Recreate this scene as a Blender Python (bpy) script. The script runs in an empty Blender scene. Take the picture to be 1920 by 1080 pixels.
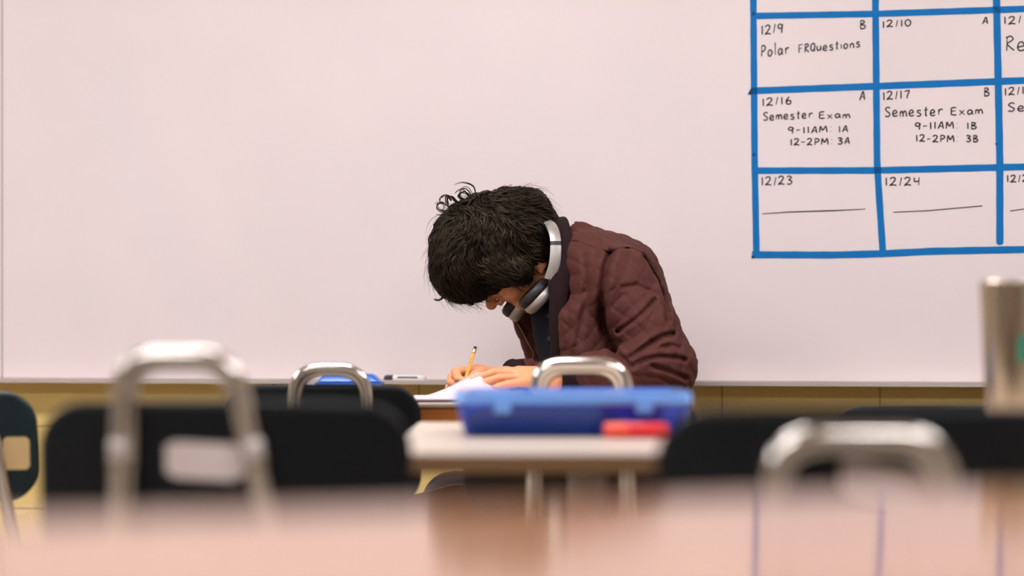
import bpy, math, random
import numpy as np
from mathutils import Vector, Matrix

C = bpy.context.scene
COL = C.collection
random.seed(7)
rng = np.random.default_rng(11)

# ------------------------------------------------------------------ camera, world, exposure
F_PX = 85 / 36 * 1920
CAM_Z = 0.865
HOR = 630            # photo row of the horizon (lens shifted up)
cam_d = bpy.data.cameras.new('camera')
cam = bpy.data.objects.new('camera', cam_d)
COL.objects.link(cam)
cam.location = (0, 0, CAM_Z)
cam.rotation_euler = (math.pi / 2, 0, 0)
cam_d.lens = 85
cam_d.sensor_width = 36
cam_d.shift_y = (HOR - 540) / 1920
cam_d.clip_start = 0.05
cam_d.dof.use_dof = True
cam_d.dof.focus_distance = 5.12
cam_d.dof.aperture_fstop = 1.85
C.camera = cam

w = bpy.data.worlds.new('world')
C.world = w
w.use_nodes = True
w.node_tree.nodes['Background'].inputs[0].default_value = (1.0, 0.93, 0.88, 1)
w.node_tree.nodes['Background'].inputs[1].default_value = 0.4

C.view_settings.view_transform = 'Standard'
C.view_settings.look = 'None'
C.view_settings.gamma = 1
C.view_settings.exposure = 0.0
LIGHT = 21.5          # ceiling panel strength


def P(px, py, D):
    "point seen at photo pixel px,py standing D metres away"
    return Vector(((px - 960) / F_PX * D, D, CAM_Z - (py - HOR) / F_PX * D))


# ------------------------------------------------------------------ helpers
def srgb(r, g, b):
    f = lambda c: (c / 255 / 12.92) if c <= 10 else ((c / 255 + 0.055) / 1.055) ** 2.4
    return (f(r), f(g), f(b), 1)


def mat(name, col, rough=0.5, metal=0.0, spec=0.5, emit=None, trans=0.0, noise=0.0, nscale=8.0,
        bump=0.0, bscale=40.0, coat=0.0, ior=1.5, sss=0.0):
    m = bpy.data.materials.new(name)
    m.use_nodes = True
    nt = m.node_tree
    b = nt.nodes['Principled BSDF']
    b.inputs['Base Color'].default_value = col
    b.inputs['Roughness'].default_value = rough
    b.inputs['Metallic'].default_value = metal
    b.inputs['Specular IOR Level'].default_value = spec
    b.inputs['IOR'].default_value = ior
    b.inputs['Transmission Weight'].default_value = trans
    b.inputs['Coat Weight'].default_value = coat
    if sss:
        b.inputs['Subsurface Weight'].default_value = sss
        b.inputs['Subsurface Radius'].default_value = (0.012, 0.005, 0.003)
    if emit:
        b.inputs['Emission Color'].default_value = emit[0]
        b.inputs['Emission Strength'].default_value = emit[1]
    tc = nt.nodes.new('ShaderNodeTexCoord')
    if noise:
        n = nt.nodes.new('ShaderNodeTexNoise')
        n.inputs['Scale'].default_value = nscale
        n.inputs['Detail'].default_value = 5
        nt.links.new(tc.outputs['Object'], n.inputs['Vector'])
        r = nt.nodes.new('ShaderNodeMapRange')
        r.inputs[1].default_value = 0.25
        r.inputs[2].default_value = 0.75
        r.inputs[3].default_value = 1 - noise
        r.inputs[4].default_value = 1 + noise
        nt.links.new(n.outputs[0], r.inputs[0])
        mx = nt.nodes.new('ShaderNodeVectorMath')
        mx.operation = 'SCALE'
        mx.inputs[0].default_value = col[:3]
        nt.links.new(r.outputs[0], mx.inputs['Scale'])
        nt.links.new(mx.outputs[0], b.inputs['Base Color'])
    if bump:
        n = nt.nodes.new('ShaderNodeTexNoise')
        n.inputs['Scale'].default_value = bscale
        n.inputs['Detail'].default_value = 4
        nt.links.new(tc.outputs['Object'], n.inputs['Vector'])
        bp = nt.nodes.new('ShaderNodeBump')
        bp.inputs['Strength'].default_value = bump
        bp.inputs['Distance'].default_value = 0.002
        nt.links.new(n.outputs[0], bp.inputs['Height'])
        nt.links.new(bp.outputs[0], b.inputs['Normal'])
    return m


def mesh_obj(name, verts, faces, m, parent=None, smooth=False, label=None):
    me = bpy.data.meshes.new(name)
    me.from_pydata([tuple(v) for v in verts], [], faces)
    me.update()
    if smooth:
        me.polygons.foreach_set('use_smooth', [True] * len(me.polygons))
    if m:
        me.materials.append(m)
    o = bpy.data.objects.new(name, me)
    COL.objects.link(o)
    if parent:
        o.parent = parent
    if label:
        o['label'] = label
    return o


def tag(o, label, cat, group=None):
    o['label'] = label
    o['category'] = cat
    if group:
        o['group'] = group
    return o


def thing(name, label, cat, loc=(0, 0, 0), rz=0, group=None):
    o = bpy.data.objects.new(name, None)
    o.empty_display_size = 0.1
    COL.objects.link(o)
    o.location = loc
    o.rotation_euler = (0, 0, rz)
    return tag(o, label, cat, group)


class MB:
    def __init__(s):
        s.v = []
        s.f = []

    def add(s, v, f):
        n = len(s.v)
        s.v += [tuple(p) for p in v]
        s.f += [tuple(i + n for i in q) for q in f]
        return s

    def box(s, lo, hi, bev=0.0):
        x0, y0, z0 = lo
        x1, y1, z1 = hi
        if not bev:
            v = [(x, y, z) for x in (x0, x1) for y in (y0, y1) for z in (z0, z1)]
            return s.add(v, [(0, 1, 3, 2), (4, 6, 7, 5), (0, 4, 5, 1), (2, 3, 7, 6), (0, 2, 6, 4), (1, 5, 7, 3)])
        b = bev
        v = []
        idx = {}
        for i, x in enumerate((x0, x1)):
            for j, y in enumerate((y0, y1)):
                for k, z in enumerate((z0, z1)):
                    sx, sy, sz = (1, -1)[i] * b, (1, -1)[j] * b, (1, -1)[k] * b
                    idx[(i, j, k)] = len(v)
                    v += [(x, y + sy, z + sz), (x + sx, y, z + sz), (x + sx, y + sy, z)]
        g = lambda i, j, k, a: idx[(i, j, k)] + a
        f = []
        for i in (0, 1):
            f.append((g(i, 0, 0, 0), g(i, 1, 0, 0), g(i, 1, 1, 0), g(i, 0, 1, 0)))
            f.append((g(0, i, 0, 1), g(1, i, 0, 1), g(1, i, 1, 1), g(0, i, 1, 1)))
            f.append((g(0, 0, i, 2), g(1, 0, i, 2), g(1, 1, i, 2), g(0, 1, i, 2)))
        for a in (0, 1):
            for c in (0, 1):
                f.append((g(0, a, c, 1), g(1, a, c, 1), g(1, a, c, 2), g(0, a, c, 2)))
                f.append((g(a, 0, c, 0), g(a, 1, c, 0), g(a, 1, c, 2), g(a, 0, c, 2)))
                f.append((g(a, c, 0, 0), g(a, c, 1, 0), g(a, c, 1, 1), g(a, c, 0, 1)))
        for q in idx.values():
            f.append((q, q + 1, q + 2))
        return s.add(v, f)

    def tube(s, path, r, n=10, cap=True, flat=None):
        """swept tube; r float or list; flat=(vector, factor) squeezes the section along a vector"""
        path = [Vector(p) for p in path]
        rs = r if isinstance(r, (list, tuple)) else [r] * len(path)
        v, f = [], []
        t0 = (path[1] - path[0]).normalized()
        ref = Vector((0, 0, 1)) if abs(t0.z) < 0.9 else Vector((1, 0, 0))
        nrm = t0.cross(ref).normalized()
        for i, p in enumerate(path):
            if i == 0:
                t = t0
            elif i == len(path) - 1:
                t = (path[i] - path[i - 1]).normalized()
            else:
                t = (path[i + 1] - path[i - 1]).normalized()
            nrm = (nrm - t * nrm.dot(t)).normalized()
            bn = t.cross(nrm)
            for k in range(n):
                a = 2 * math.pi * k / n
                off = (nrm * math.cos(a) + bn * math.sin(a)) * rs[i]
                if flat:
                    d, q = flat
                    off = off + d * (off.dot(d) * (q - 1))
                v.append(p + off)
        for i in range(len(path) - 1):
            for k in range(n):
                a, b = i * n + k, i * n + (k + 1) % n
                f.append((a, b, b + n, a + n))
        if cap:
            f.append(tuple(range(n - 1, -1, -1)))
            f.append(tuple((len(path) - 1) * n + k for k in range(n)))
        return s.add(v, f)

    def lathe(s, prof, c=(0, 0, 0), n=32, axis=None):
        """profile [(r,h)] turned round axis through c"""
        axis = Vector(axis or (0, 0, 1)).normalized()
        ref = Vector((1, 0, 0)) if abs(axis.x) < 0.9 else Vector((0, 1, 0))
        a1 = axis.cross(ref).normalized()
        a2 = axis.cross(a1)
        c = Vector(c)
        v, f = [], []
        for r, h in prof:
            for k in range(n):
                a = 2 * math.pi * k / n
                v.append(c + axis * h + (a1 * math.cos(a) + a2 * math.sin(a)) * r)
        for i in range(len(prof) - 1):
            for k in range(n):
                a, b = i * n + k, i * n + (k + 1) % n
                f.append((a, b, b + n, a + n))
        if prof[0][0] > 1e-6:
            f.append(tuple(range(n - 1, -1, -1)))
        if prof[-1][0] > 1e-6:
            f.append(tuple((len(prof) - 1) * n + k for k in range(n)))
        return s.add(v, f)

    def build(s, name, m, parent=None, smooth=False, label=None):
        o = mesh_obj(name, s.v, s.f, m, parent, smooth, label)
        bm_fix(o)
        return o


def bm_fix(o):
    import bmesh
    bm = bmesh.new()
    bm.from_mesh(o.data)
    bmesh.ops.recalc_face_normals(bm, faces=bm.faces[:])
    bm.to_mesh(o.data)
    bm.free()


def autosmooth(o, deg=35):
    me = o.data
    me.polygons.foreach_set('use_smooth', [True] * len(me.polygons))
    me.set_sharp_from_angle(angle=math.radians(deg))
    return o


def spline(pts, per=8):
    "Catmull-Rom through points"
    pts = [Vector(p) for p in pts]
    q = [pts[0] * 2 - pts[1]] + pts + [pts[-1] * 2 - pts[-2]]
    out = []
    for i in range(1, len(q) - 2):
        for k in range(per):
            t = k / per
            a, b, c, d = q[i - 1], q[i], q[i + 1], q[i + 2]
            out.append(0.5 * ((2 * b) + (c - a) * t + (2 * a - 5 * b + 4 * c - d) * t * t + (3 * b - a - 3 * c + d) * t ** 3))
    out.append(pts[-1])
    return out


def fillet(pts, r, n=7):
    "polyline with rounded corners"
    pts = [Vector(p) for p in pts]
    out = [pts[0]]
    for i in range(1, len(pts) - 1):
        a, b, c = pts[i - 1], pts[i], pts[i + 1]
        u, v = (a - b), (c - b)
        rr = min(r, u.length * 0.48, v.length * 0.48)
        p0, p1 = b + u.normalized() * rr, b + v.normalized() * rr
        for k in range(n + 1):
            t = k / n
            out.append(p0 * (1 - t) ** 2 + b * 2 * t * (1 - t) + p1 * t * t)
    out.append(pts[-1])
    return out


# ------------------------------------------------------------------ solid modelling on a grid
class Vol:
    def __init__(s, lo, hi, h):
        s.h = h
        s.lo = np.array(lo, float)
        s.n = [int(math.ceil((hi[i] - lo[i]) / h)) + 1 for i in range(3)]
        s.ax = [(lo[i] + h * np.arange(s.n[i])).astype(np.float32) for i in range(3)]
        s.F = np.full(s.n, 0.2, np.float32)

    def loc(s, lo, hi):
        sl = []
        for i in range(3):
            a = max(0, int((lo[i] - s.lo[i]) / s.h))
            b = min(s.n[i], int((hi[i] - s.lo[i]) / s.h) + 2)
            if b <= a:
                return None, None
            sl.append(slice(a, b))
        X = s.ax[0][sl[0]][:, None, None]
        Y = s.ax[1][sl[1]][None, :, None]
        Z = s.ax[2][sl[2]][None, None, :]
        return tuple(sl), (X, Y, Z)

    def put(s, lo, hi, fn, k=0.0, mode='add', pad=0.03):
        sl, g = s.loc([v - pad for v in lo], [v + pad for v in hi])
        if sl is None:
            return s
        d = fn(*g)
        A = s.F[sl]
        if mode == 'sub':
            if k:
                h = np.clip(0.5 - 0.5 * (A + d) / k, 0, 1)
                s.F[sl] = A * (1 - h) - d * h + k * h * (1 - h)
            else:
                s.F[sl] = np.maximum(A, -d)
        else:
            if k:
                h = np.clip(0.5 + 0.5 * (A - d) / k, 0, 1)
                s.F[sl] = A * (1 - h) + d * h - k * h * (1 - h)
            else:
                s.F[sl] = np.minimum(A, d)
        return s

    def cone(s, a, b, ra, rb, k=0.01, mode='add'):
        a, b = Vector(a), Vector(b)
        ba = b - a
        L = max(ba.length_squared, 1e-9)
        R = max(ra, rb)

        def fn(X, Y, Z):
            t = np.clip(((X - a.x) * ba.x + (Y - a.y) * ba.y + (Z - a.z) * ba.z) / L, 0, 1)
            return np.sqrt((X - a.x - t * ba.x) ** 2 + (Y - a.y - t * ba.y) ** 2 + (Z - a.z - t * ba.z) ** 2) - (ra + (rb - ra) * t)
        lo = [min(a[i], b[i]) - R for i in range(3)]
        hi = [max(a[i], b[i]) + R for i in range(3)]
        return s.put(lo, hi, fn, k, mode)

    def chain(s, pts, rs, k=0.006, mode='add'):
        for i in range(len(pts) - 1):
            s.cone(pts[i], pts[i + 1], rs[i], rs[i + 1], k if i == 0 else min(k, 0.004), mode)
        return s

    def ell(s, c, r, k=0.01, axes=None, mode='add'):
        c = Vector(c)
        if axes is None:
            axes = (Vector((1, 0, 0)), Vector((0, 1, 0)), Vector((0, 0, 1)))
        R = max(r)

        def fn(X, Y, Z):
            x, y, z = X - c.x, Y - c.y, Z - c.z
            q = [(x * a.x + y * a.y + z * a.z) for a in axes]
            k0 = np.sqrt(sum((q[i] / r[i]) ** 2 for i in range(3)))
            k1 = np.sqrt(sum((q[i] / r[i] ** 2) ** 2 for i in range(3))) + 1e-6
            return k0 * (k0 - 1) / k1
        return s.put([v - R for v in c], [v + R for v in c], fn, k, mode)

    def disp(s, fn):
        X = s.ax[0][:, None, None]
        Y = s.ax[1][None, :, None]
        Z = s.ax[2][None, None, :]
        s.F = s.F + fn(X, Y, Z)
        return s

    def snap(s, p, lift=0.0, it=25):
        "move p onto the surface (plus lift); returns point, normal"
        p = Vector(p)
        n = Vector((0, 0, 1))
        for _ in range(it):
            i = [min(max(int(round((p[a] - s.lo[a]) / s.h)), 2), s.n[a] - 3) for a in range(3)]
            g = Vector([float(s.F[i[0] + 2 * (a == 0), i[1] + 2 * (a == 1), i[2] + 2 * (a == 2)] - s.F[i[0] - 2 * (a == 0), i[1] - 2 * (a == 1), i[2] - 2 * (a == 2)]) for a in range(3)])
            if g.length < 1e-9:
                break
            n = g.normalized()
            d = float(s.F[i[0], i[1], i[2]])
            p = p - n * max(-.006, min(.006, d - lift)) * .8
        return p, n

    def mesh(s):
        F = s.F
        nx, ny, nz = F.shape
        ins = F < 0
        c = np.zeros((nx - 1, ny - 1, nz - 1), np.int8)
        for dx in (0, 1):
            for dy in (0, 1):
                for dz in (0, 1):
                    c += ins[dx:nx - 1 + dx, dy:ny - 1 + dy, dz:nz - 1 + dz]
        ci = np.argwhere((c > 0) & (c < 8))
        idx = np.full(c.shape, -1, np.int32)
        idx[ci[:, 0], ci[:, 1], ci[:, 2]] = np.arange(len(ci))
        acc = np.zeros((len(ci), 3))
        cnt = np.zeros(len(ci))
        corners = [(dx, dy, dz) for dx in (0, 1) for dy in (0, 1) for dz in (0, 1)]
        val = {q: F[ci[:, 0] + q[0], ci[:, 1] + q[1], ci[:, 2] + q[2]] for q in corners}
        for q in corners:
            for a in range(3):
                if q[a] == 0:
                    p = list(q)
                    p[a] = 1
                    p = tuple(p)
                    v0, v1 = val[q], val[p]
                    m = (v0 < 0) != (v1 < 0)
                    t = np.where(m, v0 / np.where(m, v0 - v1, 1), 0)
                    pos = np.tile(np.array(q, float), (len(ci), 1))
                    pos[:, a] += t
                    acc[m] += pos[m]
                    cnt[m] += 1
        V = s.lo + (ci + acc / cnt[:, None]) * s.h
        quads = []
        for a in range(3):
            b, d = (a + 1) % 3, (a + 2) % 3
            sl0 = [slice(1, -1)] * 3
            sl0[a] = slice(0, -1)
            sl1 = [slice(1, -1)] * 3
            sl1[a] = slice(1, None)
            m0, m1 = ins[tuple(sl0)], ins[tuple(sl1)]
            e = np.argwhere(m0 != m1)
            if not len(e):
                continue
            flip = m0[e[:, 0], e[:, 1], e[:, 2]]
            off = np.ones(3, int)
            off[a] = 0
            g = e + off
            cells = []
            for (ob, od) in ((-1, -1), (0, -1), (0, 0), (-1, 0)):
                h = g.copy()
                h[:, b] += ob
                h[:, d] += od
                cells.append(idx[h[:, 0], h[:, 1], h[:, 2]])
            q = np.stack(cells, 1)
            q[~flip] = q[~flip][:, ::-1]
            quads.append(q)
        Q = np.concatenate(quads)
        Q = Q[(Q >= 0).all(1)]
        return V, Q


def np_obj(name, parts, m, parent=None, label=None):
    Vs, Qs, n = [], [], 0
    for V, Q in parts:
        Vs.append(V)
        Qs.append(Q + n)
        n += len(V)
    V = np.concatenate(Vs)
    Q = np.concatenate(Qs)
    me = bpy.data.meshes.new(name)
    me.vertices.add(len(V))
    me.vertices.foreach_set('co', V.astype(np.float32).ravel())
    me.loops.add(Q.size)
    me.loops.foreach_set('vertex_index', Q.astype(np.int32).ravel())
    me.polygons.add(len(Q))
    me.polygons.foreach_set('loop_start', np.arange(len(Q), dtype=np.int32) * 4)
    me.polygons.foreach_set('use_smooth', np.ones(len(Q), bool))
    me.update(calc_edges=True)
    me.validate()
    me.materials.append(m)
    o = bpy.data.objects.new(name, me)
    COL.objects.link(o)
    if parent:
        o.parent = parent
    if label:
        o['label'] = label
    return o


# ------------------------------------------------------------------ materials
M = {}
M['board'] = mat('whiteboard_enamel', srgb(233, 218, 217), 0.42, noise=0.035, nscale=2.2, spec=0.35)
M['tape'] = mat('blue_tape', srgb(8, 112, 182), 0.6, spec=0.2, noise=0.06, nscale=12)
M['tape_dark'] = mat('blue_tape_folded', srgb(14, 62, 96), 0.6, spec=0.2)
M['ink'] = mat('black_marker_ink', srgb(38, 29, 27), 0.6)
M['alu'] = mat('satin_aluminium', srgb(225, 212, 205), 0.35, metal=0.6)
M['seam'] = mat('seam', srgb(120, 105, 98), 0.6)
M['chrome'] = mat('chrome_tube', srgb(225, 215, 205), 0.16, metal=1.0)
M['shell'] = mat('black_plastic', srgb(13, 16, 20), 0.42, noise=0.15, nscale=20, bump=0.15, bscale=300, spec=0.3)
M['teal'] = mat('dark_teal_plastic', srgb(12, 34, 39), 0.35)
M['rivet'] = mat('steel_rivet', srgb(150, 130, 110), 0.3, metal=1)
M['patch'] = mat('paper_sticker', srgb(226, 208, 202), 0.6)
M['patch_tan'] = mat('tan_patch', srgb(222, 186, 134), 0.6)
M['lam'] = mat('tan_laminate', srgb(190, 132, 90), 0.10, noise=0.04, nscale=3, spec=0.5)
M['lam_edge'] = mat('laminate_edge', srgb(128, 92, 58), 0.5)
M['cream'] = mat('cream_laminate', srgb(208, 190, 172), 0.3, noise=0.03, nscale=5)
M['orange_wood'] = mat('orange_oak', srgb(196, 112, 40), 0.4, noise=0.18, nscale=22)
M['brown_wood'] = mat('brown_plywood', srgb(120, 70, 40), 0.45, noise=0.12, nscale=14)
M['paper'] = mat('white_paper', srgb(220, 206, 212), 0.7)
M['cover'] = mat('dark_red_cover', srgb(70, 28, 34), 0.5)
M['skin'] = mat('skin', srgb(230, 156, 112), 0.5, noise=0.05, nscale=60, bump=0.1, bscale=400, sss=0.12)
M['hair'] = mat('black_hair', srgb(24, 17, 12), 0.42, noise=0.4, nscale=90, spec=0.3)
M['hair'].node_tree.nodes['Principled BSDF'].inputs['Specular Tint'].default_value = (1.0, .78, .55, 1)
M['jacket'] = mat('maroon_quilted_cotton', srgb(80, 40, 34), 0.78, noise=0.12, nscale=30, bump=0.35, bscale=220, spec=0.25)
M['rib'] = mat('dark_maroon_rib', srgb(34, 17, 19), 0.85, bump=0.3, bscale=300, spec=0.2)
M['shirt'] = mat('navy_shirt', srgb(20, 24, 36), 0.85, bump=0.3, bscale=400, spec=0.2)
M['zip'] = mat('brass_zip', srgb(190, 150, 110), 0.35, metal=0.9)
M['button'] = mat('navy_button', srgb(34, 38, 50), 0.6)
M['jeans'] = mat('dark_jeans', srgb(36, 26, 28), 0.85)
M['shoe'] = mat('dark_rubber', srgb(30, 28, 28), 0.6)
M['hp_silver'] = mat('warm_silver', srgb(178, 170, 164), 0.42, metal=0.55)
M['hp_pad'] = mat('dark_leatherette', srgb(34, 26, 24), 0.5)
M['hp_letter'] = mat('grey_print', srgb(140, 130, 122), 0.5)
M['pencil'] = mat('yellow_paint', srgb(232, 164, 62), 0.4)
M['ferrule'] = mat('ferrule', srgb(180, 160, 130), 0.35, metal=0.8)
M['eraser'] = mat('worn_eraser', srgb(70, 50, 46), 0.8)
M['wood_tip'] = mat('pencil_wood', srgb(222, 180, 130), 0.7)
M['graphite'] = mat('graphite', srgb(40, 40, 42), 0.5)
M['box_blue'] = mat('blue_translucent_plastic', srgb(24, 112, 255), 0.12, trans=0.85, spec=0.6)
M['box_blue_far'] = mat('blue_plastic', srgb(30, 96, 190), 0.22, spec=0.6)
M['lid_blue'] = mat('light_blue_lid', srgb(118, 168, 245), 0.1, spec=0.7)
M['pouch'] = mat('dark_purple_cloth', srgb(30, 18, 44), 0.8)
M['red'] = mat('red_plastic', srgb(226, 38, 46), 0.35)
M['red2'] = mat('orange_red_plastic', srgb(240, 82, 58), 0.35)
M['lilac'] = mat('lilac_plastic', srgb(196, 186, 200), 0.5)
M['steel'] = mat('brushed_steel', srgb(204, 188, 166), 0.2, metal=1.0)
M['green_print'] = mat('green_print', srgb(40, 140, 110), 0.5)
M['mark_white'] = mat('marker_body', srgb(236, 228, 224), 0.4)
M['mark_black'] = mat('marker_cap', srgb(40, 38, 38), 0.4)
M['floor'] = mat('speckled_vinyl', srgb(150, 140, 128), 0.35, noise=0.08, nscale=40)
M['ceil'] = mat('ceiling_tile', srgb(205, 200, 194), 0.9)
M['paint'] = mat('cream_paint', srgb(178, 168, 156), 0.7)
M['lens'] = mat('light_diffuser', (1, 1, 1, 1), 0.5, emit=((1.0, 1.0, 1.04, 1), LIGHT))
M['fixture'] = mat('white_enamel', srgb(230, 228, 224), 0.4)
M['grey_metal'] = mat('grey_metal', srgb(150, 138, 124), 0.4, metal=0.7)


def block_wall_mat():
    m = mat('painted_cinder_block', srgb(226, 188, 112), 0.62)
    nt = m.node_tree
    b = nt.nodes['Principled BSDF']
    tc = nt.nodes.new('ShaderNodeTexCoord')
    mp = nt.nodes.new('ShaderNodeMapping')
    mp.vector_type = 'POINT'
    mp.inputs['Location'].default_value = (BRICK_X, -0.0326, 0.0)
    sep = nt.nodes.new('ShaderNodeSeparateXYZ')
    cmb = nt.nodes.new('ShaderNodeCombineXYZ')
    nt.links.new(tc.outputs['Object'], sep.inputs[0])
    nt.links.new(sep.outputs[0], cmb.inputs[0])
    nt.links.new(sep.outputs[2], cmb.inputs[1])
    nt.links.new(cmb.outputs[0], mp.inputs[0])
    br = nt.nodes.new('ShaderNodeTexBrick')
    br.inputs['Scale'].default_value = 1
    br.inputs['Brick Width'].default_value = BRICK_W
    br.inputs['Row Height'].default_value = 0.2032
    br.inputs['Mortar Size'].default_value = 0.0035
    br.inputs['Mortar Smooth'].default_value = 0.6
    br.inputs['Color1'].default_value = srgb(234, 202, 124)
    br.inputs['Color2'].default_value = srgb(228, 196, 120)
    br.inputs['Mortar'].default_value = srgb(196, 160, 92)
    nt.links.new(mp.outputs[0], br.inputs['Vector'])
    nt.links.new(br.outputs['Color'], b.inputs['Base Color'])
    n = nt.nodes.new('ShaderNodeTexNoise')
    n.inputs['Scale'].default_value = 120
    n.inputs['Detail'].default_value = 3
    nt.links.new(tc.outputs['Object'], n.inputs['Vector'])
    ma = nt.nodes.new('ShaderNodeMath')
    ma.operation = 'MULTIPLY_ADD'
    ma.inputs[1].default_value = -1.5
    nt.links.new(br.outputs['Fac'], ma.inputs[0])
    nt.links.new(n.outputs[0], ma.inputs[2])
    bp = nt.nodes.new('ShaderNodeBump')
    bp.inputs['Strength'].default_value = 0.5
    bp.inputs['Distance'].default_value = 0.004
    nt.links.new(ma.outputs[0], bp.inputs['Height'])
    nt.links.new(bp.outputs[0], b.inputs['Normal'])
    return m



# ------------------------------------------------------------------ the room (turned 9 degrees against the camera)
YAW = math.atan(-0.23)
ROOM = Matrix.Translation((0, 5.66, 0)) @ Matrix.Rotation(YAW, 4, 'Z')   # x along the board wall, -y into the room


def struct(o):
    o['kind'] = 'structure'
    return o


def room_box(name, lo, hi, m):
    o = MB().box(lo, hi).build(name, m)
    o.matrix_world = ROOM
    return struct(o)


def B(px, py, off=0.0):
    "board-local point (x, y, z) of photo pixel px,py on the board plane; off = distance in front of it"
    dx = (px - 960) / F_PX
    t = 5.66 / (1 + 0.23 * dx)
    wpt = Vector((dx * t, t, CAM_Z - (py - HOR) / F_PX * t))
    q = ROOM.inverted() @ wpt
    return Vector((q.x, -off, q.z))


BRICK_W = B(1649, 740).x - B(1352, 740).x
BRICK_X = -B(1352, 740).x
M['block'] = block_wall_mat()

H = 2.75
room_box('wall_back', (-4.2, 0.012, 0), (4.2, 0.2, H), M['block'])
room_box('floor', (-4.2, -8.6, -0.1), (4.2, 0.2, 0), M['floor'])
room_box('ceiling', (-4.2, -8.6, H), (4.2, 0.2, H + 0.1), M['ceil'])
room_box('wall_left', (-4.35, -8.6, 0), (-4.2, 0.2, H), M['paint'])
room_box('wall_right', (4.2, -8.6, 0), (4.35, 0.2, H), M['paint'])
room_box('wall_front', (-4.35, -8.75, 0), (4.35, -8.6, H), M['paint'])
room_box('baseboard_back', (-4.2, 0.0, 0), (4.2, 0.012, 0.1), M['seam'])

# ceiling lights
places = ['above the board', 'over the back of the room']
for j, y in enumerate((-1.7, -5.0)):
    for i, x in enumerate((-2.6, -0.1, 2.4)):
        t = thing('ceiling_light', 'flat fluorescent ceiling light, %s of the row %s' % (
            ('first', 'centre', 'last')[i], places[j]), 'ceiling light', group='ceiling lights')
        t.matrix_world = ROOM @ Matrix.Translation((x, y, H - 0.05))
        MB().box((-0.64, -0.34, 0.0), (0.64, -0.3, 0.05)).box((-0.64, 0.3, 0.0), (0.64, 0.34, 0.05)) \
            .box((-0.64, -0.3, 0.0), (-0.6, 0.3, 0.05)).box((0.6, -0.3, 0.0), (0.64, 0.3, 0.05)).build('frame', M['fixture'], t)
        MB().box((-0.6, -0.3, 0.01), (0.6, 0.3, 0.03)).build('diffuser', M['lens'], t)


# ------------------------------------------------------------------ whiteboard
board = thing('whiteboard', 'long wall-mounted whiteboard with a blue taped calendar and aluminium tray', 'whiteboard')
board.matrix_world = ROOM
z0 = B(960, 712).z
xl, xr = B(4, 700).x, 2.6
MB().box((xl - 1.2, 0.0, z0 - 0.005), (xl - 0.0015, 0.0118, 2.02)).build('panel', M['board'], board)
MB().box((xl + 0.0015, 0.0, z0 - 0.005), (xr, 0.0118, 2.02)).build('panel', M['board'], board)
MB().box((xl - 0.0015, 0.001, z0), (xl + 0.0015, 0.0118, 2.02)).build('panel_seam', M['seam'], board)
MB().box((xl - 1.2, -0.012, 2.02), (xr, 0.0118, 2.045)).build('top_rail', M['alu'], board)
for xe in (xl - 1.215, xr):
    MB().box((xe, -0.012, z0), (xe + 0.015, 0.0118, 2.045)).build('end_rail', M['alu'], board)
tr = MB()
tr.box((xl - 1.2, -0.055, z0 - 0.010), (xr, 0.0, z0 - 0.006))
tr.box((xl - 1.2, -0.058, z0 - 0.0115), (xr, -0.052, z0 - 0.001), 0.001)
tr.build('tray', M['alu'], board)
MB().box((xl - 1.2, -0.004, z0 - 0.005), (xr, -0.0005, z0 - 0.001)).build('tray_seam', M['seam'], board)


def tape(pts, width=11.5, name='tape_strip', m=None, round_end=False):
    w_ = width / 801 / 2
    P3 = [B(*p) for p in pts]
    dense = []
    for a, b in zip(P3[:-1], P3[1:]):
        n = max(2, int((b - a).length / 0.02))
        dense += [a.lerp(b, i / n) for i in range(n)]
    dense.append(P3[-1])
    v, f = [], []
    for i, p in enumerate(dense):
        a = dense[max(0, i - 1)]
        b = dense[min(len(dense) - 1, i + 1)]
        t = (b - a).normalized()
        n = Vector((-t.z, 0, t.x))
        j = 1 + 0.03 * math.sin(i * 1.7)
        for s, y in ((1, 0), (1, -0.0006), (-1, -0.0006), (-1, 0)):
            v.append(p + n * (w_ * s * j) + Vector((0, y - (tape.k % 3) * 0.0002, 0)))
    tape.k += 1
    for i in range(len(dense) - 1):
        for k in range(4):
            a, b = i * 4 + k, i * 4 + (k + 1) % 4
            f.append((a, b, b + 4, a + 4))
    f.append((0, 1, 2, 3))
    f.append(tuple(len(v) - 4 + k for k in (3, 2, 1, 0)))
    if round_end:
        c = P3[-1]
        n0 = len(v)
        for k in range(9):
            a = math.pi * k / 8
            v.append(c + Vector((math.cos(a) * w_, -0.0006, -math.sin(a) * w_ * 0.7)))
        f.append(tuple(range(n0, n0 + 9)))
    return mesh_obj(name, v, f, m or M['tape'], board)


tape.k = 0
tape([(1412, -140), (1412.5, 0), (1415, 304), (1418.5, 484)], 12)
tape([(1640.5, -140), (1641.4, 0), (1644.6, 304), (1646, 330), (1650.5, 400), (1656, 482)], 12)
tape([(1867, -140), (1868.5, 0), (1874.7, 304), (1874.7, 455)], 12.5, round_end=True)
tape([(2098, -140), (2102, 480)], 12)
tape([(1406, -125), (2104, -140)], 11.5)
tape([(1411, 30), (1640, 26), (1870, 18.5), (2104, 10)], 11.5)
tape([(1408, 170.5), (1635, 162), (1866, 153), (2104, 144)], 12.5)
tape([(1412, 320), (1639, 319.5), (1868, 314), (2104, 308)], 12)
tape([(1410, 477.5), (1560, 478), (1655, 475.5), (1746, 471), (2104, 464)], 12.5)
cr = [B(1408, 166, 0.002), B(1402, 177, 0.0025), B(1410, 177, 0.002)]
mesh_obj('tape_fold', [*cr, *[c + Vector((0, 0.0015, 0)) for c in cr]], [(0, 1, 2), (3, 5, 4), (0, 3, 4, 1), (1, 4, 5, 2), (2, 5, 3, 0)], M['tape_dark'], board)
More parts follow.
